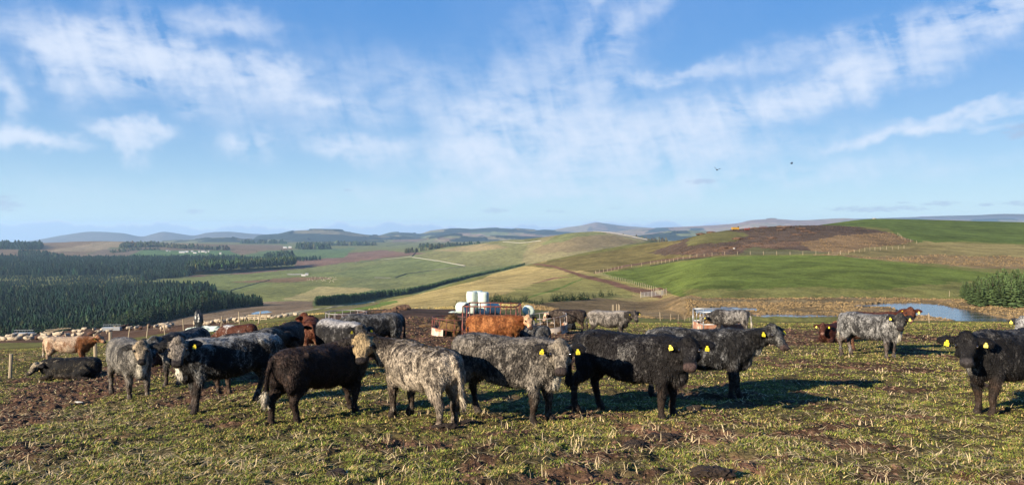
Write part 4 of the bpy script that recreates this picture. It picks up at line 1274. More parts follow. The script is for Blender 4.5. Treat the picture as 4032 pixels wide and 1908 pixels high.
def make_cow(px, py, heading, label, coat, look=(None, -48), poll=None, legs=None, lying=False, size=1.0, strands=9000,
             vox=.021, tags=(1, 1), tagcol=None, calf=False, tail=0.0, d=None, seed=1, group=None, cat='cow', tilt=0.0, hz=1.0):
    """px,py: where the middle of the animal stands; heading in degrees, 0 = to the right, 90 = away from the camera
    look: (azimuth of the gaze in degrees in the world or None for the camera, pitch)"""
    x, y, z = (at(px, py) if d is None else atd(px, d))
    rz = math.radians(heading)
    yaw, pitch = look
    if yaw is None:
        yaw_w = math.degrees(math.atan2(-y, -x))
    else:
        yaw_w = yaw
    rel = (yaw_w - heading + 180) % 360 - 180
    a = math.radians(rel); p = math.radians(pitch)
    lk = (math.cos(a) * math.cos(p), math.sin(a) * math.cos(p), math.sin(p))
    if poll is None:
        na = math.radians(max(-78, min(78, rel * .62)))
        poll = (.60 + .38 * math.cos(na), .40 * math.sin(na), 1.235)
    elif len(poll) == 3 and poll[0] is None:
        na = math.radians(max(-78, min(78, rel * .62)))
        poll = (.60 + poll[1] * math.cos(na), (poll[1] + .02) * math.sin(na), poll[2])
    V, N, Fc, H = cow_mesh(lk, poll, legs, lying, vox, calf=calf, tail=tail)
    rsd = np.random.RandomState(seed * 13 + 5)
    nv = len(V)
    # coat relief
    rel_ = vnoise(V[:, 0] * 9 + seed, V[:, 1] * 9, V[:, 2] * 7, 5) * .010 + vnoise(V[:, 0] * 22, V[:, 1] * 22 + seed, V[:, 2] * 16, 6) * .008
    V = V + N * rel_[:, None]
    # ---- paint
    q = V - H['P']
    s_ = q @ H['D']; l_ = q @ H['S']; u_ = q @ H['U']
    head = (s_ > -.12) & (s_ < .6) & (np.abs(l_) < .19) & (u_ > -.22) & (u_ < .2)
    ear = (np.abs(l_) > .155) & (s_ > -.12) & (s_ < .17) & (np.abs(u_) < .2) & (np.abs(l_) < .40)
    face = head & ~ear & (u_ > -.09)
    zz = V[:, 2] - H['dz']
    dark = np.tile(np.array(coat.get('dark', (.014, .013, .014))), (nv, 1))
    light = np.tile(np.array(coat.get('light', (.30, .28, .25))), (nv, 1))
    amt = np.full(nv, coat.get('amt', 0.0))
    back = sstep(zz, 1.02, 1.2) * (~head)
    amt = amt + back * coat.get('back', 0.0)
    amt = amt + sstep(-zz, -.76, -.56) * (zz > .42) * coat.get('belly', 0.0)
    rear = sstep(-V[:, 0], .35, .65)
    amt = amt + rear * coat.get('rear', 0.0)
    frontm = sstep(V[:, 0], .25, .5) * (~head)
    amt = amt + frontm * coat.get('front', 0.0)
    amt = np.where(head, coat.get('head', amt * .5), amt)
    amt = np.where(face, coat.get('face', coat.get('head', 0.0)), amt)
    amt = np.where(ear, coat.get('ear', 0.0), amt)
    if coat.get('head_light'):
        light[face] = coat['head_light']
    if coat.get('ear_dark'):
        dark[ear] = coat['ear_dark']
    # brisket / throat
    br = np.clip(1 - (((V[:, 0] - .86) / .24) ** 2 + (V[:, 1] / .12) ** 2 + ((zz - .76) / .33) ** 2), 0, 1) * (~head)
    br = sstep(br, 0.0, .35) * coat.get('brisket', 0.0)
    amt = amt + br * 1.6
    light = light * (1 - br[:, None]) + np.array((.62, .56, .45)) * br[:, None]
    # tail
    tl = (V[:, 0] < -.855) & (zz < 1.02) if not lying else np.zeros(nv, bool)
    tl = tl & (np.abs(V[:, 1] - tail * .25) < .12)
    amt = np.where(tl, coat.get('tail', coat.get('amt', 0)), amt)
    tip = tl & (zz < coat.get('tiptop', .62))
    amt = np.where(tip, coat.get('tip', coat.get('tail', 0)), amt)
    light[tip] = coat.get('tipcol', (.62, .55, .43))
    if coat.get('patch'):
        for (cx, cy, cz, r, a_) in coat['patch']:
            k = np.clip(1.3 - np.sqrt((V[:, 0] - cx) ** 2 + (V[:, 1] - cy) ** 2 + (zz - cz) ** 2) / r, 0, 1)
            amt = amt * (1 - k) + a_ * k
    # muzzle, nostrils, mouth
    mz = np.clip((s_ / H['hs'] - .362) / .03, 0, 1) * head
    mc = np.array(coat.get('muzzle', (.035, .026, .024)))
    dark = dark * (1 - mz[:, None]) + mc * mz[:, None]; amt = amt * (1 - mz)
    for s in (1, -1):
        nk = np.exp(-(((s_ / H['hs'] - .445) / .020) ** 2 + ((l_ - s * .048) / .020) ** 2 + ((u_ - .01) / .03) ** 2)) * head
        dark = dark * (1 - .97 * nk[:, None])
    for s in (1, -1):     # dark rims round the eyes
        ek = np.exp(-(((s_ - .165) / .035) ** 2 + ((l_ - s * .126) / .035) ** 2 + ((u_ - .038) / .035) ** 2)) * head
        amt = amt * (1 - ek); dark = dark * (1 - .7 * ek[:, None])
    # muddy legs
    if not lying:
        leg = sstep(-zz, -.66, -.46)
        m_ = leg * coat.get('mud', .8) * sstep(vnoise(V[:, 0] * 7, V[:, 1] * 7, V[:, 2] * 9, 8), -.7, .3)
        hoof = sstep(-zz, -.075, -.05)
    else:
        m_ = sstep(-V[:, 2], -.25, -.08) * .5; hoof = 0 * m_
    mm = MUDC * coat.get('mudtone', 1.0)
    dark = dark * (1 - m_[:, None]) + mm * m_[:, None]
    light = light * (1 - m_[:, None] * .8) + mm * 1.4 * m_[:, None] * .8
    dark = dark * (1 - hoof[:, None]) + np.array((.05, .035, .028)) * hoof[:, None]
    amt = np.clip(amt * (1 - .6 * hoof), 0, 1.2)
    dark = dark * .42; light = light * coat.get('lgain', .68)
    Vf, Ff = [V], [Fc]
    att_d, att_l, att_a = [dark], [light], [amt]
    # ---- hair
    if strands:
        a_, b_, c_ = V[Fc[:, 0]], V[Fc[:, 1]], V[Fc[:, 2]]
        ar = np.linalg.norm(np.cross(b_ - a_, c_ - a_), axis=1)
        fi = rsd.choice(len(Fc), strands, p=ar / ar.sum())
        w = rsd.dirichlet((1, 1, 1, 1), strands)
        root = (V[Fc[fi]] * w[:, :, None]).sum(1)
        nn = (N[Fc[fi]] * w[:, :, None]).sum(1); nn /= np.linalg.norm(nn, axis=1)[:, None] + 1e-9
        zc = root[:, 2] - H['dz']
        sw = vnoise(root[:, 0] * 7 + seed, root[:, 1] * 7, root[:, 2] * 7, 3)
        sw2 = vnoise(root[:, 0] * 7, root[:, 1] * 7 + 40, root[:, 2] * 7, 4)
        flow = np.stack([-.35 + .9 * sw, .25 * sw2, -.9 + .5 * sw2], 1)
        hd = head[Fc[fi, 0]]
        flow[hd] = H['D'] * .8 + np.array((0, 0, -.3)) + .5 * rsd.randn(hd.sum(), 3)
        flow = flow - nn * (flow * nn).sum(1)[:, None]
        flow /= np.linalg.norm(flow, axis=1)[:, None] + 1e-9
        ln = .050 * rsd.uniform(.5, 1.35, strands)
        ln = np.where((zc < .66) & (zc > .46), ln * 1.5, ln)
        ln = np.where(zc < .34, ln * .45, ln)
        ln = np.where(hd, ln * np.where(s_[Fc[fi, 0]] < .12, .8, .32), ln)
        ln = np.where(mz[Fc[fi, 0]] > .3, .002, ln)
        tlh = tl[Fc[fi, 0]]; ln = np.where(tlh, ln * 1.5, ln)
        erh = ear[Fc[fi, 0]]; ln = np.where(erh, .05, ln)
        dr = flow + nn * rsd.uniform(.10, .55, strands)[:, None]
        dr /= np.linalg.norm(dr, axis=1)[:, None]
        sd = np.cross(dr, nn); sd /= np.linalg.norm(sd, axis=1)[:, None] + 1e-9
        wd = .0065 * rsd.uniform(.6, 1.5, strands) * (1.6 if vox > .03 else 1.0)
        A = root - sd * wd[:, None] - nn * .004; B = root + sd * wd[:, None] - nn * .004; Cc = root + dr * ln[:, None]
        SV = np.stack([A, B, Cc], 1).reshape(-1, 3)
        SF = np.arange(strands * 3).reshape(-1, 3) + nv
        Vf.append(SV); Ff.append(SF)
        vv = np.clip(1.0 + .75 * vnoise(root[:, 0] * 16 + seed, root[:, 1] * 16, root[:, 2] * 12, 9) + .16 * rsd.randn(strands), .35, 1.8)
        rd, rl, ra = dark[Fc[fi, 0]] * vv[:, None], light[Fc[fi, 0]] * np.minimum(vv, 1.2)[:, None], amt[Fc[fi, 0]]
        att_d.append(np.repeat(rd, 3, 0)); att_l.append(np.repeat(rl, 3, 0)); att_a.append(np.repeat(ra, 3))
    e = empty('cow' if not calf else 'calf', (x, y, z + .0), rz, label, cat, group or 'cattle standing and lying in the field')
    e.scale = (size, size, size * hz)
    e.rotation_euler = (0, math.radians(tilt), rz)
    body = mesh_np('body', np.concatenate(Vf), Ff if len(Ff) > 1 else Ff[0], M_COAT, e,
                   {'dark': np.concatenate(att_d), 'light': np.concatenate(att_l), 'amt': np.concatenate(att_a)})
    # eyes
    Pv, Dv, Sv, Uv = (Vector(H[k]) for k in 'PDSU')
    for s in (1, -1):
        bm = bmesh.new(); ball(bm, (0, 0, 0), .030, .020, .026)
        me = bpy.data.meshes.new('eye'); bm.to_mesh(me); bm.free(); me.materials.append(M_EYE)
        for f in me.polygons: f.use_smooth = True
        o = bpy.data.objects.new('eye', me); COL.objects.link(o); o.parent = e
        o.location = Pv + Dv * .165 * H['hs'] + Sv * s * .126 * H['hs'] + Uv * .038
        o.rotation_euler = Matrix((Dv, Sv, Uv)).transposed().to_euler()
    # ear tags hang on the front of the ears
    for s, on, (e0, outv, up, thick) in ((1, tags[0], H['ears'][0]), (-1, tags[1], H['ears'][1])):
        if not on: continue
        bm = bmesh.new()
        w, h = .021 * on, .028 * on
        prof = [(-.45, 1.0), (.45, 1.0), (.55, .35), (1.0, .15), (1.0, -1.0), (-1.0, -1.0), (-1.0, .15), (-.55, .35)]
        fr = [bm.verts.new((a * w, -.0025, b * h)) for a, b in prof]
        bk = [bm.verts.new((a * w, .0025, b * h)) for a, b in prof]
        bm.faces.new(fr); bm.faces.new(bk[::-1])
        for i in range(8): bm.faces.new((fr[i], bk[i], bk[(i + 1) % 8], fr[(i + 1) % 8]))
        bmesh.ops.recalc_face_normals(bm, faces=bm.faces)
        me = bpy.data.meshes.new('ear_tag'); bm.to_mesh(me); bm.free(); me.materials.append(M_TAG)
        o = bpy.data.objects.new('ear_tag', me); COL.objects.link(o); o.parent = e
        nrm = (Uv * .8 + Dv * .45).normalized()          # faces forward with the ear
        c = e0 + outv * .13 + nrm * .078 - Vector((0, 0, .055))
        yv = -nrm; zv = Vector((0, 0, 1)); zv = (zv - yv * zv.dot(yv)).normalized(); xv = yv.cross(zv)
        o.matrix_local = Matrix.Translation(c) @ Matrix((xv, yv, zv)).transposed().to_4x4() @ Matrix.Rotation(.25 * math.sin(seed * 3 + s), 4, 'Y') @ Matrix.Rotation(.3 * math.cos(seed * 5 + s), 4, 'Z')
        if on > 1.05 and strands > 7000:
            bm = bmesh.new()     # printed herd digits
            dig = {'1': [(0, 0, 0, 4)], '4': [(-1, 2, -1, 4), (-1, 2, 1, 2), (1, 0, 1, 4)], '0': [(-1, 0, -1, 4), (1, 0, 1, 4), (-1, 4, 1, 4), (-1, 0, 1, 0)], '7': [(-1, 4, 1, 4), (1, 4, 0, 0)], '2': [(-1, 4, 1, 4), (1, 4, 1, 2), (1, 2, -1, 2), (-1, 2, -1, 0), (-1, 0, 1, 0)]}
            ux = .0028; ox = -.012
            for ch in ('407', '102', '174', '24')[seed % 4]:
                for (x1, z1, x2, z2) in dig[ch]:
                    p1 = Vector((ox + x1 * ux, -.0045, -.028 + z1 * ux * 1.3)); p2 = Vector((ox + x2 * ux, -.0045, -.028 + z2 * ux * 1.3))
                    dv = (p2 - p1); dv.normalize(); nv_ = Vector((-dv.z, 0, dv.x)) * .0009
                    bm.faces.new([bm.verts.new(q_) for q_ in (p1 - nv_, p2 - nv_, p2 + nv_, p1 + nv_)])
                ox += .0115
            me = bpy.data.meshes.new('number'); bm.to_mesh(me); bm.free(); me.materials.append(M_TAGINK)
            nb = bpy.data.objects.new('number', me); COL.objects.link(nb); nb.parent = o
    return e

BLK = (.014, .012, .012); BRN = (.030, .016, .011); GRY = (.30, .275, .24); RED = (.115, .032, .012); ORG = (.30, .105, .028)

# front row, left to right
make_cow(508, 1562, -48, 'silver grey cow with white brisket facing us at the left end of the front row', dict(dark=(.05, .045, .04), light=(.27, .245, .21), amt=.50, back=.25, belly=.2, brisket=1, head=.35, face=.75, head_light=(.34, .26, .17), mud=.75, tail=.4),
         legs=[.05, -.05, .08, -.1], seed=1, hz=0.95, tags=(0, 0))
make_cow(895, 1603, -138, 'dark blue-grey cow with pale curls along its spine and a white throat', dict(dark=BLK, light=(.34, .33, .31), amt=.12, back=.68, rear=.1, brisket=.9, front=.16, head=.2, face=.62, head_light=(.30, .25, .20), mud=.6, tail=.25),
         legs=[.05, -.03, .0, .12], seed=2, hz=0.935, tags=(1.25, 0))
make_cow(1270, 1638, 56, 'dark brown-black cow seen from behind with a white tail tip', dict(dark=(.026, .014, .011), light=(.10, .062, .045), amt=.22, back=.12, head=0, mud=.55, tail=.15, tip=1.1, tiptop=.60),
         look=(42, -30), poll=(.98, .0, 1.16), legs=[.14, -.06, -.10, .10], seed=3, hz=0.88, tags=(0, 0), strands=12000, tail=.35)
make_cow(1655, 1655, 126, 'pale woolly grey-fawn cow turning its cream face back towards the camera', dict(dark=(.055, .042, .034), light=(.46, .38, .29), amt=.70, back=-.15, belly=.3, front=-.25, brisket=1, head=.05, face=.85, head_light=(.40, .285, .15), mud=1.0, mudtone=.6, tail=1.0, tip=1.2, tipcol=(.66, .56, .42)),
         poll=(.90, .44, 1.22), legs=[.0, .02, -.05, .08], seed=4, hz=0.88, tags=(1.25, 0), strands=15000, tail=-.3)
make_cow(2000, 1648, -31, 'mottled brown-grey cow with curly forehead and white brisket in the middle of the front row', dict(dark=(.038, .032, .028), light=(.30, .26, .215), amt=.40, back=.2, belly=.3, brisket=.9, head=.3, face=.72, head_light=(.30, .25, .19), mud=1.0, mudtone=.55, muzzle=(.07, .05, .045)),
         legs=[.04, -.04, .06, -.12], seed=5, hz=0.95, tags=(1.3, 1.3), strands=15000, poll=(None, .43, 1.19))
make_cow(2490, 1634, -33, 'jet black cow with a pinkish nose standing in front of a grey one', dict(dark=(.015, .012, .012), light=(.16, .15, .14), amt=.10, back=.06, head=.02, face=.03, mud=.5, tail=.0, muzzle=(.12, .075, .065), patch=[(.0, -.36, .95, .16, .55), (.25, -.2, 1.2, .12, .35)]),
         legs=[.02, -.03, .10, -.14], seed=6, hz=0.945, tags=(1.3, 1.3), strands=15000, poll=(None, .44, 1.20), tail=-.5, size=1.02)
make_cow(2760, 1564, -12, 'dark grey curly cow behind the black one with its head turned half right', dict(dark=(.022, .020, .020), light=(.23, .225, .22), amt=.22, back=.25, belly=.1, brisket=.3, head=.25, face=.42, head_light=(.20, .19, .17), mud=.7, muzzle=(.11, .07, .06)),
         look=(-62, -42), poll=(1.10, -.02, 1.235), legs=[.08, -.05, .06, -.1], seed=7, hz=0.94, tags=(1.25, 1.4), strands=12000, size=1.03)
make_cow(3432, 1404, -50, 'light grey roan cow with muddy legs standing alone near the pond', dict(dark=(.035, .033, .033), light=(.30, .29, .28), amt=.42, back=.12, rear=.2, brisket=1, head=.25, face=.35, head_light=(.22, .20, .17), mud=.85, tail=.5),
         legs=[.03, -.04, .05, -.08], seed=8, size=1.07, tags=(1.3, 1.3), vox=.025, strands=8000)
make_cow(3985, 1618, -158, 'black cow with yellow tags entering at the right edge of the field', dict(dark=(.014, .012, .012), light=(.17, .16, .15), amt=.06, back=.22, brisket=.2, head=.03, face=.04, mud=.75, muzzle=(.07, .06, .06)),
         look=(-118, -46), poll=(1.05, .10, 1.16), legs=[.06, -.08, .05, -.1], seed=9, tags=(1.2, 1.5), strands=15000, size=1.03)
# behind, left part
make_cow(265, 1452, 12, 'ginger and cream cow standing behind a lying black one', dict(dark=(.42, .15, .045), light=(.60, .44, .30), amt=.72, back=.35, belly=.05, front=-.7, head=.15, face=.55, head_light=(.60, .38, .22), mud=.3, tail=.8, muzzle=(.10, .06, .05)),
         look=(-15, -28), poll=(1.10, 0, 1.14), seed=10, tags=(0, 1.3), vox=.027, strands=6500, d=28.5, size=.9, hz=.95)
make_cow(275, 1487, -168, 'black cow lying down with a cream blaze', dict(dark=BLK, light=(.50, .40, .26), amt=.03, back=.03, head=.03, face=.55, mud=.3),
         look=(-120, -50), lying=True, poll=(.93, .12, 1.02), seed=11, hz=0.85, tags=(0, 0), vox=.025, strands=5000, size=.90)
make_cow(648, 1432, -120, 'small red cow lying behind the grey ones at left', dict(dark=RED, light=(.42, .25, .15), amt=.1, face=.2, head=.05, muzzle=(.35, .18, .12)),
         lying=True, poll=(.92, -.05, 1.10), seed=12, tags=(1.2, 0), vox=.027, strands=4000)
make_cow(725, 1502, -98, 'dark grey cow half hidden behind the blue-grey one', dict(dark=(.025, .024, .025), light=(.24, .24, .24), amt=.35, head=.3, face=.5, brisket=.3, mud=.8),
         look=(-78, -52), poll=(.94, -.18, 1.12), seed=13, tags=(0, 1.3), vox=.025, strands=6000, size=.97)
make_cow(985, 1528, 62, 'brown-black cow behind the blue-grey one, only its legs and spine showing', dict(dark=(.03, .022, .02), light=(.25, .23, .2), amt=.2, back=.25, mud=1.0, mudtone=1.5),
         look=(70, -40), poll=(1.02, 0, 1.0), seed=14, tags=(0, 0), vox=.027, strands=4000, size=.98)
make_cow(935, 1362, 178, 'red and white cow lying behind the front row', dict(dark=(.13, .035, .015), light=(.75, .72, .68), amt=.05, head=.1, face=.1, patch=[(.32, 0, 1.22, .26, 1.2), (-.2, -.3, .8, .12, .7)]),
         look=(170, -20), lying=True, poll=(1.0, 0, .78), seed=15, tags=(0, 0), vox=.03, strands=3000, d=34, tilt=4)
make_cow(1118, 1478, 82, 'black cow seen from behind with a glossy rump', dict(dark=(.012, .012, .014), light=(.2, .2, .2), amt=.06, mud=.6, tail=.3, tip=.5),
         look=(95, -40), poll=(1.0, .1, 1.05), seed=16, tags=(0, 0), vox=.025, strands=4500, d=18.2, tail=.9)
make_cow(1226, 1420, 104, 'red cow seen from behind looking away with a white tail tip', dict(dark=(.15, .036, .013), light=(.40, .24, .15), amt=.14, belly=.35, mud=.4, head=.02, face=.02, tail=.1, tip=1.1, tiptop=.56),
         look=(140, -28), poll=(1.0, .22, 1.20), seed=17, tags=(0, 0), vox=.026, strands=6000, d=22.6, tail=-.6, size=.98)
make_cow(1340, 1450, -44, 'grey-backed dark cow facing the camera in the huddle', dict(dark=(.018, .016, .017), light=(.40, .38, .37), amt=.08, back=.85, front=.0, head=.1, face=.4, head_light=(.22, .19, .16), mud=.7),
         look=(-60, -52), poll=(.97, -.1, 1.13), seed=18, tags=(1.2, 1.2), vox=.025, strands=6000, d=18.3, size=.98)
make_cow(1462, 1400, 204, 'large dark grey cow broadside at the right end of the huddle', dict(dark=(.018, .017, .018), light=(.22, .215, .21), amt=.28, back=.25, rear=.12, mud=.7),
         look=(200, -50), poll=(1.0, 0, .98), seed=19, tags=(0, 0), vox=.027, strands=6500, d=22.3, size=1.05)
# middle distance
make_cow(1948, 1385, -9, 'shaggy orange cow with a pale blaze beside the tall feeder', dict(dark=(.30, .088, .022), light=(.46, .19, .065), amt=.42, back=.1, head=.3, face=.75, head_light=(.62, .40, .24), mud=.2, muzzle=(.13, .07, .05)),
         look=(-70, -50), poll=(1.08, -.05, 1.16), seed=20, tags=(1.3, 0), vox=.027, strands=8000, d=25)
make_cow(2090, 1345, -175, 'dark grey cow lying behind the orange one', dict(dark=(.03, .028, .028), light=(.2, .19, .18), amt=.4, mud=.3), look=(-170, -30), lying=True, poll=(.95, 0, .95), seed=21, tags=(0, 0), vox=.032, strands=2500, d=30, size=.85)
make_cow(2238, 1310, 176, 'small dark brown cow feeding at the ring feeder with a white tail', dict(dark=(.035, .022, .017), light=(.14, .105, .08), amt=.35, head=.2, face=.95, head_light=(.66, .44, .30), mud=.8, mudtone=2.0, tail=1.0, tip=1.2),
         look=(185, -65), poll=(1.12, .0, .95), seed=22, tags=(1.2, 0), vox=.03, strands=5000, size=.98)
make_cow(2245, 1318, 100, 'black calf lying behind the feeding cow', dict(dark=(.015, .015, .018), light=(.1, .1, .1), amt=.1), look=(120, -20), lying=True, poll=(.9, 0, .95), seed=23, tags=(0, 0), vox=.035, strands=1200, size=.62, calf=True, cat='calf', d=43)
make_cow(2398, 1337, -13, 'white-backed speckled grey cow with a dark head in the middle distance', dict(dark=(.055, .045, .038), light=(.33, .29, .25), amt=.50, back=.5, belly=-.25, head=.15, face=.45, head_light=(.26, .21, .17), mud=.6),
         look=(-70, -52), poll=(1.06, -.06, 1.17), seed=24, tags=(1.3, 1.3), vox=.03, strands=6500, d=33)
make_cow(2876, 1300, 175, 'grey cow with its head down in the square feeder and white tail lifted', dict(dark=(.04, .035, .034), light=(.36, .33, .30), amt=.60, front=-.35, rear=-.1, head=.2, face=.6, mud=.6, tail=1.0, tip=1.2),
         look=(182, -42), poll=(1.15, .0, .90), seed=25, tags=(1.3, 0), vox=.03, strands=6000, d=36.5, tail=.9)
make_cow(3285, 1322, -142, 'dark red cow lying down and looking at the camera', dict(dark=(.075, .018, .010), light=(.40, .22, .14), amt=.06, head=.02, face=.16, muzzle=(.38, .20, .15), mud=.2),
         lying=True, poll=(.96, .08, 1.22), seed=26, tags=(1.4, 1.4), vox=.029, strands=4500, d=30.5, size=.97)
make_cow(3355, 1312, 8, 'orange cow lying with only its rump showing', dict(dark=(.24, .075, .022), light=(.4, .18, .07), amt=.3), look=(8, -20), lying=True, poll=(1.0, 0, .9), seed=27, tags=(0, 0), vox=.035, strands=2000, d=33)
make_cow(3448, 1372, -6, 'red cow looking over the back of the grey roan', dict(dark=(.14, .040, .018), light=(.34, .17, .09), amt=.2, head=.05, face=.1, muzzle=(.48, .26, .20), mud=.5, mudtone=1.4),
         look=(-112, -48), poll=(1.02, -.08, 1.30), seed=28, tags=(1.4, 1.5), vox=.028, strands=5500, d=25.5, size=1.05)
make_cow(4165, 1400, -165, 'grey cow with a yellow tag cut off by the right edge', dict(dark=(.05, .05, .05), light=(.32, .31, .30), amt=.5, head=.55, face=.6, mud=.4),
         look=(-150, -45), poll=(1.05, .05, 1.22), seed=29, tags=(1.4, 1.4), vox=.028, strands=4500, d=18.3)

# ------------------------------------------------------------------ things in and around the field
def obj_bm(name, bm, m, parent=None, smooth=False, loc=None):
    bmesh.ops.recalc_face_normals(bm, faces=bm.faces)
    me = bpy.data.meshes.new(name); bm.to_mesh(me); bm.free()
    for f in me.polygons: f.use_smooth = smooth
    if m: me.materials.append(m)
    o = bpy.data.objects.new(name, me); COL.objects.link(o)
    if parent: o.parent = parent
    if loc is not None: o.location = loc
    return o

def box(bm, c, s, rz=0.0, bev=0.0, rot=None):
    r = bmesh.ops.create_cube(bm, size=1)
    R = rot if rot is not None else Matrix.Rotation(rz, 4, 'Z')
    bmesh.ops.transform(bm, matrix=Matrix.Translation(Vector(c)) @ R @ Matrix.Diagonal((*s, 1)), verts=r['verts'])
    if bev:
        es = list({e for v in r['verts'] for e in v.link_edges})
        bmesh.ops.bevel(bm, geom=es, offset=bev, segments=2, affect='EDGES', profile=.5)

def bar(bm, a, b, r, n=8):
    a, b = Vector(a), Vector(b)
    d = b - a; L_ = d.length
    q = Vector((0, 0, 1)).rotation_difference(d).to_matrix().to_4x4()
    bmesh.ops.create_cone(bm, cap_ends=True, segments=n, radius1=r, radius2=r, depth=L_, matrix=Matrix.Translation((a + b) / 2) @ q)

def arc(bm, R, z, a0, a1, r, n=20, k=6):
    pts = [Vector((R * math.cos(a0 + (a1 - a0) * i / n), R * math.sin(a0 + (a1 - a0) * i / n), z)) for i in range(n + 1)]
    prev = None
    for i, p in enumerate(pts):
        an = a0 + (a1 - a0) * i / n
        e = Vector((math.cos(an), math.sin(an), 0))
        ring = [bm.verts.new(p + (e * math.cos(2 * math.pi * j / k) + Vector((0, 0, 1)) * math.sin(2 * math.pi * j / k)) * r) for j in range(k)]
        if prev:
            for j in range(k): bm.faces.new((prev[j], prev[(j + 1) % k], ring[(j + 1) % k], ring[j]))
        prev = ring

def rough_ball(bm, c, r, seed, sub=3, amp=.3, sq=(1, 1, 1), fr=1.0):
    q = bmesh.ops.create_icosphere(bm, subdivisions=sub, radius=1.0)
    P = np.array([v.co[:] for v in q['verts']])
    f = 1 + amp * vnoise(P[:, 0] * 1.7 * fr + seed, P[:, 1] * 1.7 * fr, P[:, 2] * 1.7 * fr, 3) + amp * .5 * vnoise(P[:, 0] * 4 * fr, P[:, 1] * 4 * fr + seed, P[:, 2] * 4 * fr, 4)
    for v, p, k in zip(q['verts'], P, f):
        v.co = Vector(c) + Vector((p[0] * sq[0], p[1] * sq[1], p[2] * sq[2])) * r * k

M_REDPAINT = simple_mat('red_painted_steel', (.20, .042, .03), .6, var=.3, scale=5, col2=(.06, .032, .025), thresh=.46)
M_GALV = simple_mat('galvanised_steel', (.34, .355, .37), .38, var=.25, scale=4, metal=.5)
M_FEEDBAR = simple_mat('worn_steel_bar', (.24, .22, .21), .55, var=.3, scale=4, metal=.3, col2=(.13, .06, .04), thresh=.6)
M_RUSTSHEET = simple_mat('rusty_white_sheet', (.42, .35, .29), .7, scale=2.2, col2=(.26, .10, .045), thresh=.56)
M_RUSTSHEET2 = simple_mat('rust_streaked_sheet', (.55, .42, .32), .7, scale=1.6, col2=(.22, .08, .04), thresh=.47)
M_HAY = simple_mat('old_hay', (.15, .085, .032), .95, var=.5, scale=7, bump=1.0)
M_WRAP = simple_mat('white_bale_wrap', (.50, .57, .50), .40, var=.22, scale=3, spec=.4, bump=.3)
M_BLACKWRAP = simple_mat('black_silage_wrap', (.012, .013, .016), .3, var=.2, scale=4, spec=.6, bump=.6)
M_WOODPOST = simple_mat('weathered_post', (.34, .27, .18), .9, var=.35, scale=5, bump=.4)
M_WIRE = simple_mat('fence_wire', (.25, .25, .25), .6, metal=.3)
M_DUNG = simple_mat('dung', (.030, .019, .013), .75, var=.4, scale=9, bump=1.0, spec=.25)
M_SPOIL = simple_mat('bare_soil_heap', (.115, .066, .040), .95, var=.4, scale=1.2, bump=.6)
M_WALLST = simple_mat('pale_dry_stone', (.30, .28, .24), .95, var=.4, scale=.8, bump=.5)
M_WALLDK = simple_mat('dark_dry_stone', (.10, .095, .085), .95, var=.4, scale=.8, bump=.5)
M_WHITEW = simple_mat('whitewashed_wall', (.42, .40, .37), .85, var=.08, scale=1.0)
M_SLATE = simple_mat('slate_roof', (.13, .14, .16), .7, var=.25, scale=1.0)
M_SHEETROOF = simple_mat('pale_sheet_roof', (.30, .31, .33), .5, var=.15, scale=1.0)
M_GLASS = simple_mat('dark_window', (.03, .035, .04), .2, spec=.6)
M_YELLOW = simple_mat('yellow_machine_paint', (.36, .21, .04), .5, var=.2, scale=2)
M_REDMACH = simple_mat('dull_red_paint', (.16, .04, .028), .6, var=.3, scale=2)
M_TYRE = simple_mat('black_rubber', (.02, .02, .02), .8)
M_FLEECE = simple_mat('cream_fleece', (.40, .325, .235), .95, var=.3, scale=9, bump=.8)
M_FLEECEB = simple_mat('brown_fleece', (.10, .05, .032), .95, var=.3, scale=9, bump=.8)
M_FACEC = simple_mat('cream_face', (.46, .36, .26), .9)
M_FACED = simple_mat('black_face', (.02, .018, .018), .9)
M_BIRD = simple_mat('black_feathers', (.012, .012, .014), .6)

# --- wrapped bales
def bale_proto(seed):
    bm = bmesh.new()
    n, R, Hh = 28, .60, 1.22
    prof = [(0, -Hh / 2 + .015), (.35, -Hh / 2 - .012), (R - .07, -Hh / 2), (R - .015, -Hh / 2 + .05), (R + .012, -.3), (R + .02, -.1), (R + .005, .08), (R + .018, .3), (R - .015, Hh / 2 - .05), (R - .07, Hh / 2), (.35, Hh / 2 + .012), (0, Hh / 2 - .015)]
    rs_ = np.random.RandomState(seed)
    rows = []
    for r, z in prof:
        rows.append([bm.verts.new((r * (1 + .02 * math.sin(3 * a + seed) + .012 * rs_.randn()) * math.cos(a), r * (1 + .015 * math.cos(2 * a)) * math.sin(a), z + .008 * rs_.randn())) for a in [2 * math.pi * i / n for i in range(n)]])
    for A, B in zip(rows, rows[1:]):
        for i in range(n): bm.faces.new((A[i], A[(i + 1) % n], B[(i + 1) % n], B[i]))
    bm.faces.new(rows[0][::-1]); bm.faces.new(rows[-1])
    # loose tail of film
    box(bm, (R * .7, R * .72, 0.1), (.05, .12, .5), .78, .01)
    return bm
bp_ = [obj_bm('bale', bale_proto(s), M_WRAP, None, True) for s in (1, 2, 3)]
bu_ = [False] * 3
def put_bale(px, d, lvl, lying, rz, label, group, k, dy=0):
    if bu_[k]:
        o = bp_[k].copy(); COL.objects.link(o)
    else:
        o = bp_[k]; bu_[k] = True
    x, y, z = atd(px, d)
    o.location = (x, y, z + .60 + lvl * 1.22 + dy)
    o.rotation_euler = (math.pi / 2 if lying else 0, 0, rz)
    o.name = 'wrapped_bale'
    tag(o, label, 'bale', group)
GB = 'white wrapped bales in the stack'
put_bale(1822, 84.0, 0, True, .9, 'white wrapped bale lying at the left foot of the stack', GB, 0)
put_bale(1857, 86.5, 0, False, .3, 'white wrapped bale standing at the bottom left of the upright stack', GB, 1)
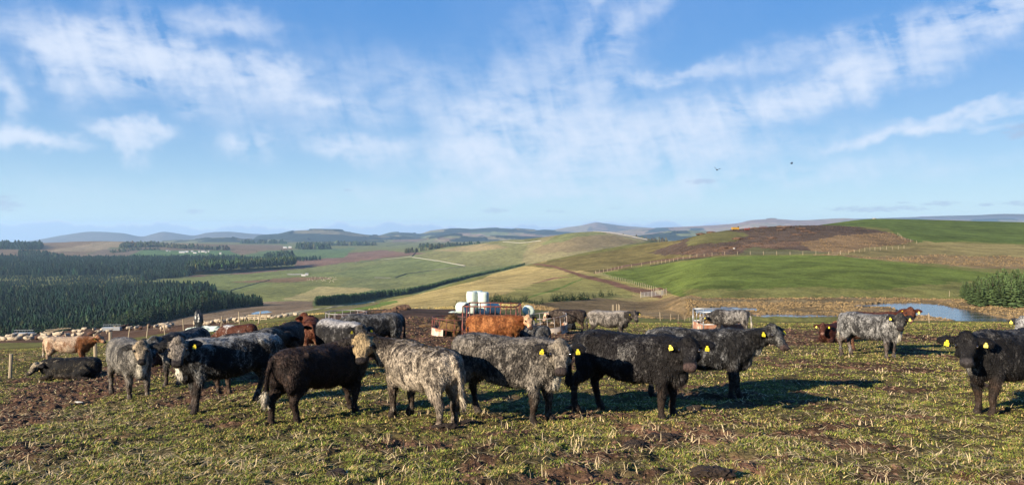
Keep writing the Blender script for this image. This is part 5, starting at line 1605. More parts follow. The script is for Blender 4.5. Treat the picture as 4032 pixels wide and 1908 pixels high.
put_bale(1904, 86.0, 0, False, 1.3, 'white wrapped bale standing at the bottom right of the upright stack', GB, 2)
put_bale(1858, 86.7, 1, False, 2.3, 'upper left white bale on top of the stack', GB, 0)
put_bale(1903, 86.3, 1, False, 2.9, 'upper right white bale on top of the stack', GB, 1)
put_bale(1880, 88.2, 1, False, .9, 'white bale on top at the back of the stack, rising highest', GB, 2, .12)
put_bale(1880, 88.4, 0, False, .4, 'white bale on the ground at the back under the highest one', GB, 1)
put_bale(1836, 87.6, 0, True, .5, 'white bale half hidden behind the left foot of the stack', GB, 2)
put_bale(1930, 87.2, 0, True, 1.9, 'shaded white bale lying at the right side of the stack', GB, 0)
put_bale(1944, 88.5, 0, True, 1.2, 'outermost shaded bale behind the right side of the stack', GB, 1)
put_bale(2080, 91.0, 0, True, .25, 'single white wrapped bale lying apart with its round end towards us', 'lone bale', 2)
bm = bmesh.new(); rough_ball(bm, (0, 0, .06), .55, 4, 3, .5, (1.3, .8, .22))
x, y, z = atd(1792, 84); e = obj_bm('plastic_wrap', bm, M_WRAP, None, False, (x, y, z)); tag(e, 'torn white plastic lying left of the bale stack', 'plastic')

# --- feeders
def hay_heap(parent, r, h, seed, n=2200, name='hay'):
    rs_ = np.random.RandomState(seed)
    bm = bmesh.new(); rough_ball(bm, (0, 0, h * .3), 1.0, seed, 4, .22, (r, r, h * .68), 1.5)
    for i in range(n):
        a = rs_.uniform(0, 6.28); q = r * math.sqrt(rs_.rand()); z = h * (1.05 - (q / r) ** 2 * .7) * rs_.uniform(.6, 1.08)
        p = Vector((q * math.cos(a), q * math.sin(a), z)); d = Vector(rs_.randn(3)) * .12; d.z *= .7
        w = Vector((d.y, -d.x, .02)).normalized() * .010
        bm.faces.new([bm.verts.new(p - w), bm.verts.new(p + w), bm.verts.new(p + d)])
    return obj_bm(name, bm, M_HAY, parent, True)

def ring_feeder(px, d, R, H_, label, mframe, msheet, nb, seed, sheet_gap=(), hay=(.7, .6), rz=0.0, low=.32, tilt=0.0):
    x, y, z = atd(px, d)
    e = empty('ring_feeder', (x, y, z), rz, label, 'feeder', 'round cattle feeders')
    e.rotation_euler = (0, tilt, rz)
    bm = bmesh.new(); arc(bm, R, H_, 0, 2 * math.pi, .022, 40)
    arc(bm, R, low + .06, 0, 2 * math.pi, .018, 40); arc(bm, R, .03, 0, 2 * math.pi, .02, 40)
    obj_bm('rail', bm, mframe, e, True)
    for i in range(nb):
        a = 2 * math.pi * i / nb
        bm = bmesh.new()
        bar(bm, (R * math.cos(a), R * math.sin(a), 0), (R * math.cos(a) * 1.0, R * math.sin(a), H_), .015, 6)
        obj_bm('upright', bm, mframe, e, True)
    for i in range(6):
        if i in sheet_gap: continue
        bm = bmesh.new(); n = 8; a0 = i * math.pi / 3 + .03; a1 = (i + 1) * math.pi / 3 - .03
        vs = []
        for j in range(n + 1):
            a = a0 + (a1 - a0) * j / n
            vs.append([bm.verts.new(((R + q) * math.cos(a), (R + q) * math.sin(a), zz)) for q, zz in ((-.012, .02), (-.012, low + .04), (.012, low + .04), (.012, .02))])
        for A, B in zip(vs, vs[1:]):
            for k in range(4): bm.faces.new((A[k], A[(k + 1) % 4], B[(k + 1) % 4], B[k]))
        bm.faces.new(vs[0]); bm.faces.new(vs[-1][::-1])
        obj_bm('panel', bm, msheet, e)
    if hay: hay_heap(e, R * hay[0], hay[1], seed)
    return e
ring_feeder(1776, 34.5, .88, .80, 'round red feeder of tubular bars with dark hay inside', M_REDPAINT, M_RUSTSHEET, 16, 3, (4,), (.62, .95), .2, tilt=.06)
ring_feeder(2158, 38.0, .98, .86, 'round feeder with bare metal bars and a rusty white base', M_FEEDBAR, M_RUSTSHEET, 18, 4, (), (.95, .42), .5, tilt=-.10)
ring_feeder(1362, 39.0, 1.02, .98, 'grey round feeder mostly hidden behind the huddled cattle', M_FEEDBAR, M_FEEDBAR, 16, 5, (), (.8, .5), 0)

def box_feeder(px, d, W, D_, H_, label, mframe, msheet, nb, rz, low, tub=None, seed=6):
    x, y, z = atd(px, d)
    e = empty('square_feeder', (x, y, z), rz, label, 'feeder', 'square cattle feeders')
    cs = [(-W / 2, -D_ / 2), (W / 2, -D_ / 2), (W / 2, D_ / 2), (-W / 2, D_ / 2)]
    bm = bmesh.new()
    for i in range(4):
        a, b = cs[i], cs[(i + 1) % 4]
        bar(bm, (*a, H_), (*b, H_), .026)
        bar(bm, (*a, low), (*b, low), .022)
    obj_bm('rail', bm, mframe, e, True)
    for i in range(4):
        a, b = cs[i], cs[(i + 1) % 4]
        n = nb[i % 2]
        for j in range(n):
            u = j / n
            px_, py_ = a[0] + (b[0] - a[0]) * u, a[1] + (b[1] - a[1]) * u
            bm = bmesh.new(); bar(bm, (px_, py_, 0 if j == 0 else low), (px_ + (.0 if j == 0 else .03), py_, H_), .026 if j == 0 else .018, 8)
            obj_bm('upright', bm, mframe, e, True)
        m_ = ((a[0] + b[0]) / 2, (a[1] + b[1]) / 2)
        bm = bmesh.new()
        L_ = math.hypot(b[0] - a[0], b[1] - a[1])
        box(bm, (*m_, low / 2 + .05), (L_ - .08, .02, low - .1), math.atan2(b[1] - a[1], b[0] - a[0]))
        obj_bm('panel', bm, msheet, e)
    hay_heap(e, W * .42, low + .18, seed, 1500)
    return e
box_feeder(1938, 29.5, 2.0, 1.5, 1.50, 'tall square red feeder standing in front of the bale stack', M_REDPAINT, M_REDPAINT, (5, 2), -.12, .55)
box_feeder(2828, 38.5, 2.0, 1.7, 1.12, 'square galvanised feeder with a rust-streaked white trough', M_GALV, M_RUSTSHEET2, (4, 3), .06, .52, seed=8)

# --- sheep
def sheep_bm(face, lying, seed, up=0.0):
    bm = bmesh.new()
    zb = .28 if lying else .50
    rough_ball(bm, (0, 0, zb), .29, seed, 3, .14, (1.75, 1.0, .98))
    rough_ball(bm, (.42, 0, zb + .13), .16, seed + 1, 2, .15, (1.2, .9, 1.1))
    nf = len(bm.faces)
    if face == 0: pass
    hx = .62; hz = zb + .26
    rough_ball(bm, (hx, 0, hz), .085, seed + 2, 2, .08, (1.5, .9, 1.1))
    for s in (1, -1):
        box(bm, (hx - .06, s * .11, hz + .03), (.04, .10, .03), s * .3, .008)
    if not lying:
        for lx in (.33, -.33):
            for s in (1, -1):
                bar(bm, (lx, s * .14, 0), (lx, s * .13, .4), .035, 6)
    else:
        for s in (1, -1): box(bm, (.45, s * .14, .06), (.3, .07, .07), .1 * s, .01)
    for i, f in enumerate(bm.faces):
        f.material_index = 1 if i >= nf else 0
        f.smooth = True
    me = bpy.data.meshes.new('sheep')
    bm.to_mesh(me); bm.free()
    me.materials.append(M_FLEECEB if face == 2 else M_FLEECE); me.materials.append(M_FACED if face else M_FACEC)
    return me
SH = {(f, l): sheep_bm(f, l, 3 + f * 2 + l) for f in (0, 1, 2) for l in (0, 1)}
random.seed(11)
SHP = [(10,1342,0,1),(26,1336,0,0),(40,1350,0,1),(51,1330,0,0),(66,1347,0,1),(84,1330,0,0),(96,1327,0,1),(108,1327,1,0),(104,1350,0,1),(118,1342,0,1),(128,1328,1,0),(138,1334,2,1),(146,1345,2,1),
 (156,1338,0,1),(170,1333,0,0),(178,1343,0,1),(188,1325,0,0),(215,1327,0,0),(227,1327,1,0),(218,1340,0,1),(242,1321,0,0),(252,1328,2,1),(262,1330,0,0),(286,1333,0,0),(310,1334,0,0),(290,1312,0,0),(310,1313,0,0),
 (328,1303,1,0),(355,1326,2,0),(368,1304,1,0),(383,1316,0,0),(402,1303,0,1),(418,1303,0,0),(425,1312,0,0),(440,1301,0,0),(463,1300,0,0),(480,1298,2,0),(490,1294,2,0),(505,1300,1,0),(534,1298,0,0),(545,1296,2,1),(583,1294,2,0),(612,1294,0,0),
 (626,1289,1,0),(641,1290,0,0),(652,1290,1,0),(676,1286,1,0),(634,1305,0,0),(652,1309,0,0),(660,1303,0,0),(766,1282,0,0),(797,1283,0,1),(820,1283,0,1),(835,1280,1,0),(850,1282,0,0),(867,1281,1,0),(880,1281,0,1),(900,1281,0,0),(920,1281,0,0),(935,1280,0,1),(946,1275,1,0),(958,1278,1,0),
 (968,1279,0,0),(985,1280,0,0),(1005,1277,0,1),(1022,1276,0,1),(1036,1272,1,0),(1048,1277,0,0),(1056,1273,1,0),(1070,1277,0,1),(1163,1270,1,0),(1100,1274,0,1),(1125,1272,0,0)]
SL = {(0, 0): 'cream sheep standing on the muddy strip above the forest', (0, 1): 'cream sheep lying on the muddy strip above the forest', (1, 0): 'black-faced cream sheep standing on the muddy strip',
      (2, 0): 'dark brown sheep standing on the muddy strip', (2, 1): 'dark brown sheep lying among the cream ones'}
for px, py, f, l in SHP:
    x, y, z = at(px, py + 1, 92, 200)
    if y > 150: x, y, z = atd(px, 118)
    o = bpy.data.objects.new('sheep', SH[(f, l)]); COL.objects.link(o)
    o.location = (x, y, z - .02); o.rotation_euler = (0, 0, random.uniform(0, 6.28))
    s = random.uniform(.76, .98) * (.85 if px > 700 else 1); o.scale = (s, s, s)
    tag(o, SL[(f, l)], 'sheep', 'sheep on the muddy strip')
far_sheep = sheep_bm(0, 0, 40)
for i in range(46):
    px = random.triangular(1190, 1340, 1310); py = 1087 + random.triangular(0, 26, 5) + (1340 - px) * .02
    x, y, z = at(px, py, 900, 3000)
    o = bpy.data.objects.new('sheep', far_sheep); COL.objects.link(o)
    o.location = (x, y, z); o.rotation_euler = (0, 0, random.uniform(0, 6.28)); o.scale = (1.8, 1.8, 1.8)
    tag(o, 'tiny pale sheep dotted over the far valley pasture', 'sheep', 'sheep on the far valley pasture')

# --- single posts and fences
def post_bm(h, r=.055, n=8, lean=(0, 0), cap=True):
    bm = bmesh.new(); bar(bm, (0, 0, -.12), (lean[0], lean[1], h), r, n)
    return bm
def fence(name, pts, sp, h, label, r=.06, wires=3, dmin=40, lean=.02, dz=0.0, cap=100, dmax=15000, cat='fence'):
    W_ = []
    for px, py in pts:
        W_.append(at(px, py, dmin, dmax)[:2])
    W_ = np.array(W_); L_ = np.concatenate([[0], np.cumsum(np.hypot(*np.diff(W_, axis=0).T))])
    e = empty(name, (W_[0][0], W_[0][1], float(ground(*W_[0]))), 0, label, cat)
    o0 = Vector(e.location)
    n = min(cap, max(2, int(L_[-1] / sp) + 1))
    tops = []
    for u in np.linspace(0, L_[-1], n):
        x, y = float(np.interp(u, L_, W_[:, 0])), float(np.interp(u, L_, W_[:, 1]))
        z = float(ground(x, y))
        lx, ly = random.gauss(0, lean) * h, random.gauss(0, lean) * h
        hh = h * random.uniform(.9, 1.08)
        bm = post_bm(hh, r * random.uniform(.85, 1.15), 6, (lx, ly))
        obj_bm('post', bm, M_WOODPOST, e, False, Vector((x, y, z)) - o0)
        tops.append(Vector((x, y, z)) - o0)
    bm = bmesh.new()
    for k in range(wires):
        f = h * (.92 - .27 * k)
        for a, b in zip(tops, tops[1:]):
            bar(bm, a + Vector((0, 0, f)), b + Vector((0, 0, f)), max(.004, r * .09), 4)
    if wires: obj_bm('wire', bm, M_WIRE, e)
    return e
random.seed(21)
fence('post_fence', [(500,1344),(560,1347),(612,1352),(650,1345),(700,1330),(760,1312),(820,1302),(880,1298),(940,1293),(1015,1290)], 1.5, 1.1, 'line of leaning grey posts between the cattle and the sheep', .045, 2, 66, .12, dmax=100)
fence('post_fence', [(2345,1077),(2450,1056),(2560,1040),(2680,1024),(2800,1008),(2950,1002),(3100,1003),(3250,1003),(3330,1000),(3460,985),(3560,978)], 5.4, 1.5, 'long post fence along the top of the green field', .09, 3, 200, .02, dmax=600)
fence('post_fence', [(2346,1078),(2400,1096),(2460,1110),(2520,1128),(2580,1146),(2625,1163)], 3.3, 1.4, 'post fence running down beside the track to the gate', .07, 3, 170, .03, dmax=500)
fence('post_fence', [(3535,925),(3560,945),(3610,958)], 9, 1.5, 'short fence at the corner of the green hilltop', .08, 2, 200, .03)
fence('post_fence', [(1990,1262),(2150,1252),(2400,1258),(2600,1263),(2735,1262)], 9.0, .8, 'low wire fence along the far edge of the field', .03, 3, 60, .05, dmax=140)
fence('post_fence', [(3400,1268),(3600,1272),(3800,1290),(4040,1312)], 5.5, .8, 'low wire fence in front of the pond', .03, 3, 60, .05, dmax=140)
fence('post_fence', [(3740,1168),(3860,1182),(3960,1208),(4045,1222)], 4.5, 1.2, 'wire fence on the far bank beside the spruces', .05, 3, 140, .03, dmax=300)
fence('post_fence', [(372,1406),(397,1401),(430,1398)], 1.4, 1.05, 'two bare posts behind the ginger cow', .07, 0, 20, .01)
fence('post_fence', [(2412,1250),(2420,1249),(2432,1250),(2440,1249)], .9, 1.9, 'group of tall pale stakes behind the speckled grey cow', .055, 0, 60, .02, dmax=130)
x, y, z = at(33, 1484); o = obj_bm('fence_post', post_bm(1.05 * .7, .05, 8, (.05, 0)), M_WOODPOST, None, False, (x, y, z)); tag(o, 'lone short fence post at the left edge of the grass', 'post')
# rail hurdle beside the sheep
x, y, z = at(1012, 1293, 84, 140); e = empty('rail_hurdle', (x, y, z), -.15, 'yellowish wooden rail hurdle at the end of the post line', 'hurdle')
for i in range(3):
    bm = bmesh.new(); box(bm, (0, 0, .2 + .2 * i), (2.2, .04, .09), 0, .01); obj_bm('rail', bm, M_WOODPOST, e)
for i in range(4):
    bm = bmesh.new(); box(bm, (-1.0 + .66 * i, .05, .33), (.08, .05, .75), 0, .01); obj_bm('post', bm, M_WOODPOST, e)

# --- gates by the track
def gate(px0, py0, px1, py1, label):
    a = Vector(at(px0, py0, 170, 400)); b = Vector(at(px1, py1, 170, 400))
    e = empty('field_gate', a, 0, label, 'gate', 'galvanised gates by the track')
    for k, (u0, u1) in enumerate(((0, .5), (.5, 1))):
        bm = bmesh.new(); p, q = (b - a) * u0, (b - a) * u1
        q = p + (q - p) * .985
        for i in range(6): bar(bm, p + Vector((0, 0, .25 + .24 * i)), q + Vector((0, 0, .25 + .24 * i)), .04, 6)
        for u in (0, .33, .66, 1): bar(bm, p.lerp(q, u) + Vector((0, 0, .2)), p.lerp(q, u) + Vector((0, 0, 1.5)), .05, 6)
        obj_bm('gate_leaf', bm, M_WIRE, e)
    for u in (0, .5, 1):
        bm = bmesh.new(); p = (b - a) * u; bar(bm, p + Vector((0, .08, -.1)), p + Vector((0, .08, 1.75)), .10, 8); obj_bm('post', bm, M_WOODPOST, e)
gate(2524, 1172, 2612, 1164, 'pair of galvanised gates at the foot of the track')
gate(2606, 1165, 2624, 1158, 'short end gate where the track meets the green field')

# --- hilltop machinery
def trailer(px, py, L_, m_body, label, kind):
    x, y, z = at(px, py, 380, 700)
    e = empty(kind, (x, y, z), .12, label, 'trailer')
    bm = bmesh.new(); box(bm, (0, 0, L_ * .34), (L_, L_ * .42, L_ * .34), 0, .05)
    for v in bm.verts:
        if v.co.z > L_ * .34: v.co.x *= 1.06; v.co.y *= 1.1
    obj_bm('body', bm, m_body, e)
    for s in (1, -1):
        for wx in (-.16, .12):
            bm = bmesh.new(); bar(bm, (L_ * wx - 0, s * L_ * .2, L_ * .10), (L_ * wx, s * L_ * .25, L_ * .10), L_ * .10, 14); obj_bm('wheel', bm, M_TYRE, e)
    bm = bmesh.new(); bar(bm, (L_ * .5, 0, L_ * .2), (L_ * .72, 0, L_ * .14), .09, 6); obj_bm('drawbar', bm, M_GALV, e)
    bm = bmesh.new(); box(bm, (L_ * .46, 0, L_ * .56), (L_ * .06, L_ * .4, L_ * .16), 0, .03); obj_bm('headboard', bm, M_TYRE if kind == 'dump_trailer' else m_body, e)
trailer(2895, 908, 4.6, M_YELLOW, 'yellow dump trailer parked on the brown hilltop', 'dump_trailer')
trailer(2941, 908, 3.2, M_REDMACH, 'small red trailer on the brown hilltop', 'farm_trailer')
x, y, z = at(3004, 898, 380, 700); e = empty('cattle_feeder', (x, y, z), .1, 'pinkish red rail feeder on the skyline of the brown hill', 'feeder')
bm = bmesh.new()
for zz in (.3, 1.0, 1.6): 
    for yy in (-.8, .8): bar(bm, (-2.6, yy, zz), (2.6, yy, zz), .06, 5)
obj_bm('rail', bm, M_REDPAINT, e)
for i in range(10):
    bm = bmesh.new(); bar(bm, (-2.6 + i * .578, -.8, 0), (-2.6 + i * .578, -.8, 1.6), .05, 5); obj_bm('upright', bm, M_REDPAINT, e)
random.seed(31)
for i, (px, py, r) in enumerate([(2973, 899, 1.4), (3085, 896, 2.6), (3106, 893, 1.6), (2760, 920, 2.2), (2800, 914, 2.0), (3150, 902, 2.2), (3040, 938, 1.5), (3022, 948, 1.2), (3170, 912, 1.8), (2975, 958, 1.0), (2938, 972, 1.0), (2890, 975, 1.5),
                                 (2850, 978, 1.5), (2830, 985, 1.3), (2905, 942, 2.0), (2990, 962, 1.3), (3075, 905, 1.8), (3140, 925, 1.6), (3200, 918, 1.6), (2960, 940, 1.2)]):
    x, y, z = at(px, py, 330, 700)
    bm = bmesh.new(); rough_ball(bm, (0, 0, r * .1), r, i * 3, 3, .45, (1.7, 1.0, .42))
    o = obj_bm('spoil_heap', bm, M_SPOIL, None, False, (x, y, z)); tag(o, 'heap of reddish soil and dung on the brown hillside', 'heap', 'soil heaps on the brown hillside')
bm = bmesh.new(); rough_ball(bm, (0, 0, .2), .6, 9, 2, .3, (1, .8, .6)); x, y, z = at(2891, 980, 300, 700)
o = obj_bm('plastic_sack', bm, M_WHITEW, None, False, (x, y, z)); tag(o, 'small white sack lying on the brown hillside', 'sack')
# stone on the green hilltop
bm = bmesh.new(); rough_ball(bm, (0, 0, .3), 1.3, 19, 2, .3, (1.4, .8, .5)); x, y, z = at(3442, 862, 600, 760)
o = obj_bm('rock', bm, M_WALLST, None, False, (x, y, z)); tag(o, 'pale rock on top of the green hill', 'rock')

# --- walls
def wall(pts, h, w, m_, label, dmin=700):
    W_ = np.array([at(px, py, dmin)[:2] for px, py in pts]); L_ = np.concatenate([[0], np.cumsum(np.hypot(*np.diff(W_, axis=0).T))])
    n = max(4, int(L_[-1] / 12))
    us = np.linspace(0, L_[-1], n)
    X, Y = np.interp(us, L_, W_[:, 0]), np.interp(us, L_, W_[:, 1]); Z = ground(X, Y)
    bm = bmesh.new(); prev = None
    for i in range(n):
        j = min(i + 1, n - 1); k = max(i - 1, 0)
        t = Vector((X[j] - X[k], Y[j] - Y[k], 0)).normalized(); s = Vector((-t.y, t.x, 0)) * w / 2
        c = Vector((X[i], Y[i], Z[i])); hh = h * random.uniform(.85, 1.1)
        r = [bm.verts.new(c - s - Vector((0, 0, .4))), bm.verts.new(c + s - Vector((0, 0, .4))), bm.verts.new(c + s * .6 + Vector((0, 0, hh))), bm.verts.new(c - s * .6 + Vector((0, 0, hh)))]
        if prev:
            for q in range(4): bm.faces.new((prev[q], prev[(q + 1) % 4], r[(q + 1) % 4], r[q]))
        else: bm.faces.new(r[::-1])
        prev = r
    bm.faces.new(prev)
    o = obj_bm('stone_wall', bm, m_); tag(o, label, 'wall')
random.seed(41)
wall([(1622,1012),(1700,1024),(1780,1038),(1832,1047)], 1.5, 1.0, M_WALLST, 'pale sunlit stone wall running down right across the pasture')
wall([(1400,1034),(1500,1022),(1622,1010)], 1.2, .9, M_WALLST, 'thin pale stone wall on the crest of the pasture')
wall([(1555,1094),(1600,1078),(1700,1064),(1770,1056),(1832,1048)], 1.3, 1.0, M_WALLDK, 'dark stone wall across the lower pasture')
wall([(1475,1093),(1540,1094)], 1.2, 1.0, M_WALLDK, 'short dark wall at the bottom of the pasture')
wall([(1622,1010),(1634,996),(1636,986)], 1.5, 1.2, M_WALLDK, 'short dark wall climbing towards the brown copse')
wall([(2130,948),(2030,956),(1980,952)], 1.4, 1.0, M_WALLST, 'pale wall end beside the round hill', 1500)
wall([(2335,909),(2400,915),(2480,930),(2550,944)], 1.3, 1.2, M_WALLST, 'pale wall along the skyline of the round hill', 1500)
wall([(1520,968),(1600,958),(1630,952)], 1.5, 1.2, M_WALLDK, 'dark field boundary in the far valley', 2000)
wall([(905,1145),(960,1128),(1020,1112),(1060,1102)], .8, .8, M_WALLDK, 'dark ditch bank between the valley fields', 900)

# --- farms
def building(px, d, L_, W_, h, rz, label, mroof, name='farmhouse', win=3, dz=0.0):
    L_, W_, h = L_ * .8, W_ * .85, h * .72
    x, y, z = atd(px, d)
    e = empty(name, (x, y, z + dz), rz, label, 'building', 'white farm buildings in the valley')
    bm = bmesh.new(); box(bm, (0, 0, h / 2 - .5), (L_, W_, h + 1)); obj_bm('wall', bm, M_WHITEW, e)
    bm = bmesh.new(); rh = W_ * .36
    v = [bm.verts.new(p) for p in ((-L_ / 2 - .3, -W_ / 2 - .3, h + .01), (L_ / 2 + .3, -W_ / 2 - .3, h + .01), (L_ / 2 + .3, W_ / 2 + .3, h + .01), (-L_ / 2 - .3, W_ / 2 + .3, h + .01), (-L_ / 2 - .3, 0, h + rh), (L_ / 2 + .3, 0, h + rh))]
    for f in ((0, 1, 5, 4), (2, 3, 4, 5), (0, 4, 3), (1, 2, 5), (0, 3, 2, 1)): bm.faces.new([v[i] for i in f])
    rf = obj_bm('roof', bm, mroof, e)
    if name == 'farmhouse':
        for s in (-1, 1):
            bm = bmesh.new(); box(bm, (s * (L_ / 2 - .8), 0, h + rh + .4), (1.1, .9, 2.0)); obj_bm('chimney', bm, M_WHITEW, rf)
    for i in range(win):
        bm = bmesh.new(); box(bm, (-L_ / 2 + L_ * (i + .5) / win, -W_ / 2 - .01, h * .5), (L_ * .10, .06, h * .3)); obj_bm('window', bm, M_GLASS, e)
FB = [(657, 3350, 11, 8, 6.5, .4, 'white farmhouse standing apart at the left of the farm', M_SLATE, 'farmhouse', 3),
 (668, 3345, 7, 6, 3.5, .4, 'low white outhouse beside the left farmhouse', M_SLATE, 'outbuilding', 1),
 (717, 3260, 30, 12, 4.5, .05, 'long pale shed at the left of the main farm', M_SHEETROOF, 'barn', 4),
 (735, 3320, 18, 10, 5, .1, 'pale shed behind the long one', M_SHEETROOF, 'barn', 2),
 (756, 3380, 12, 8, 5, .3, 'small pale barn in the middle of the farm', M_SHEETROOF, 'barn', 2),
 (768, 3230, 19, 10, 5.5, -.1, 'white barn in front of the farm', M_SLATE, 'barn', 3),
 (784, 3330, 9, 8, 7, .2, 'narrow white house with slate roof in the farm', M_SLATE, 'farmhouse', 2),
 (800, 3380, 20, 10, 6, -.1, 'grey-roofed barn behind the farm', M_SLATE, 'barn', 2),
 (811, 3280, 9, 8, 6, .2, 'cream house at the right of the farm', M_SLATE, 'farmhouse', 2),
 (821, 3380, 7, 7, 7, .2, 'tall pale house at the back right of the farm', M_SLATE, 'farmhouse', 1),
 (868, 3150, 9, 7, 7, .1, 'lone white cottage right of the farm', M_SLATE, 'farmhouse', 2),
 (1195, 1660, 11, 5, 2.8, .05, 'long white shed on the near valley pasture', M_WHITEW, 'barn', 0),
 (1207, 1690, 8, 5, 4.4, .3, 'grey-roofed shed behind the long white one', M_SHEETROOF, 'barn', 0),
 (1122, 4200, 26, 12, 6, .0, 'white steading far down the valley', M_SHEETROOF, 'barn', 2),
 (1142, 4250, 22, 12, 8, .0, 'pale roofed shed far down the valley', M_SHEETROOF, 'barn', 2)]
for f in FB: building(*f)

# --- odds and ends
random.seed(51)
def lumps(px, py, r, label, n, group, dmin=6, mt=M_DUNG, name='dung_pile', flat=.6):
    r = r * (.72 if dmin == 6 else 1)
    x, y, z = at(px, py, dmin)
    bm = bmesh.new()
    for i in range(n):
        a = random.uniform(0, 6.28); q = r * random.uniform(0, .6)
        rough_ball(bm, (q * math.cos(a) * 1.3, q * math.sin(a), r * .12 * random.uniform(.5, 1.3)), r * random.uniform(.35, .7), random.randrange(99), 3, .5, (1.15, 1, flat), 1.6)
    o = obj_bm(name, bm, mt, None, False, (x, y, z)); tag(o, label, 'dung', group)
GP = 'dung heaps on the grass'
lumps(2505, 1742, .17, 'glossy black dung heap in the middle foreground', 7, GP)
lumps(2610, 1722, .17, 'second black dung heap just right of the glossy one', 8, GP)
lumps(2742, 1616, .15, 'dark dung heap at the hooves of the black cow', 5, GP)
lumps(2810, 1885, .20, 'large dark mud clod at the bottom edge right of centre', 9, GP)
lumps(430, 1590, .13, 'dark clod on the grass below the silver grey cow', 5, GP)
lumps(80, 1752, .11, 'small dark clod in the left foreground', 4, GP)
lumps(1320, 1868, .15, 'dark clod at the bottom left of centre', 5, GP)
lumps(3110, 1585, .16, 'brown mound on the sunlit grass right of the big shadow', 4, GP, flat=.3)
lumps(3340, 1592, .13, 'row of small dark clods in the right foreground', 6, GP, flat=.35)
lumps(3565, 1478, .16, 'black dung patch in the grass between the roan and the black cow', 4, GP, flat=.3)
lumps(3590, 1440, .15, 'brown clod beside the long shadow on the right', 4, GP, flat=.4)
lumps(3870, 1520, .24, 'dark earth mound beside the black cow at the right', 5, GP, flat=.4)
lumps(3920, 1810, .20, 'dark round pat in the right corner foreground', 4, GP, flat=.25)
lumps(3400, 1415, .14, 'black clod at the feet of the grey roan cow', 4, GP, flat=.4)
lumps(1850, 1660, .2, 'churned brown mud at the hind feet of the mottled cow', 6, GP, flat=.3)
lumps(1750, 1690, .2, 'churned brown mud at the hooves of the pale woolly cow', 6, GP, flat=.28)
lumps(1580, 1220, 1.1, 'heap of reddish earth at the left end of the dark mud', 6, 'earth heaps by the mud', 60, M_SPOIL, 'earth_heap')
lumps(1440, 1250, .9, 'low ginger earth heap left of the dark mud', 5, 'earth heaps by the mud', 60, M_SPOIL, 'earth_heap')
lumps(1530, 1238, .9, 'dark turned earth along the mud edge', 6, 'earth heaps by the mud', 60, M_SPOIL, 'earth_heap')
lumps(1680, 1285, .55, 'pile of spilled yellowish straw left of the red feeder', 6, 'spilled straw', 35, M_HAY, 'straw_pile', .25)
lumps(1122, 1392, .4, 'yellow straw heap behind the brown-black cow', 4, 'spilled straw', 20, M_HAY, 'straw_pile', .4)
# wrap caught on the fence and lying on the grass
x, y, z = at(785, 1312, 50, 110); bm = bmesh.new()
rough_ball(bm, (-.1, 0, .75), .62, 3, 3, .35, (.42, .25, 1.3), 1.3); rough_ball(bm, (.5, 0, .25), .5, 5, 3, .4, (1.0, .35, .55), 1.3)
o = obj_bm('black_plastic', bm, M_BLACKWRAP, None, False, (x, y, z)); tag(o, 'sheet of black plastic caught on a fence post', 'plastic')
x, y, z = at(815, 1322, 50, 110); bm = bmesh.new()
rough_ball(bm, (-.2, 0, .12), .75, 8, 3, .45, (1.5, .5, .32), 1.5); rough_ball(bm, (1.1, .1, .08), .3, 9, 3, .45, (1.2, .5, .3), 1.5)
o = obj_bm('white_plastic', bm, M_WRAP, None, False, (x, y, z)); tag(o, 'crumpled white plastic lying below the fence posts', 'plastic')
bm = bmesh.new(); x, y, z = at(202, 1326, 70, 160)
for i in range(5): box(bm, (.3 * i - .6, .1 * i, .5 + .12 * i), (3.0, .3, .06), 0, 0, Matrix.Rotation(.3, 4, 'Z') @ Matrix.Rotation(-.45 + .1 * i, 4, 'Y'))
o = obj_bm('board_pile', bm, M_WOODPOST, None, False, (x, y, z)); tag(o, 'heap of pale tilted boards among the sheep', 'boards')
def pallet_feeder(px, py, label):
    x, y, z = at(px, py, 70, 180)
    e = empty('sheep_feeder', (x, y, z), .1, label, 'feeder', 'pale sheep feeders')
    bm = bmesh.new(); box(bm, (0, 0, .35), (2.6, .9, .5), 0, .04); obj_bm('trough', bm, M_GALV, e)
    for s in (-1.1, 1.1):
        bm = bmesh.new(); box(bm, (s, 0, .1), (.08, .8, .3), 0, .01); obj_bm('leg', bm, M_GALV, e)
    bm = bmesh.new(); bar(bm, (-1.3, 0, .95), (1.3, 0, .95), .03, 6)
    for i in range(8): bar(bm, (-1.2 + i * .34, 0, .6), (-1.2 + i * .34, 0, .95), .015, 4)
    obj_bm('rack', bm, M_GALV, e)
pallet_feeder(90, 1326, 'pale metal trough among the sheep at far left')
pallet_feeder(438, 1303, 'whitish metal rack among the sheep near the forest')
bm = bmesh.new(); x, y, z = at(305, 1590)
rough_ball(bm, (0, 0, .02), .045, 3, 2, .5, (1.6, .7, .4)); o = obj_bm('plastic_scrap', bm, M_WHITEW, None, False, (x, y, z)); tag(o, 'small white scrap on the muddy path at left', 'plastic')

# bare sapling on the pond bank
def bare_tree(px, d, h, label, seed, dens=1.0):
    rs_ = np.random.RandomState(seed)
    x, y, z = atd(px, d)
    e = empty('bare_sapling', (x, y, z), 0, label, 'tree')
    bm = bmesh.new(); bar(bm, (0, 0, -.1), (.05 * h, 0, h * .45), .02 * h, 6); obj_bm('trunk', bm, M_BARK, e)
    bm = bmesh.new()
    def grow(p, d_, L_, r, k):
        q = p + d_ * L_; bar(bm, p, q, r, 4)
        if k == 0: return
        for i in range(3):
            n_ = (d_ + Vector(rs_.randn(3)) * .5).normalized(); n_.z = abs(n_.z) * .9 + .1
            grow(p.lerp(q, rs_.uniform(.5, 1)), n_.normalized(), L_ * rs_.uniform(.55, .8), r * .62, k - 1)
    grow(Vector((.045 * h, 0, h * .4)), Vector((0, 0, 1)), h * .3, .012 * h, 4)
    obj_bm('branches', bm, M_BARK, e)
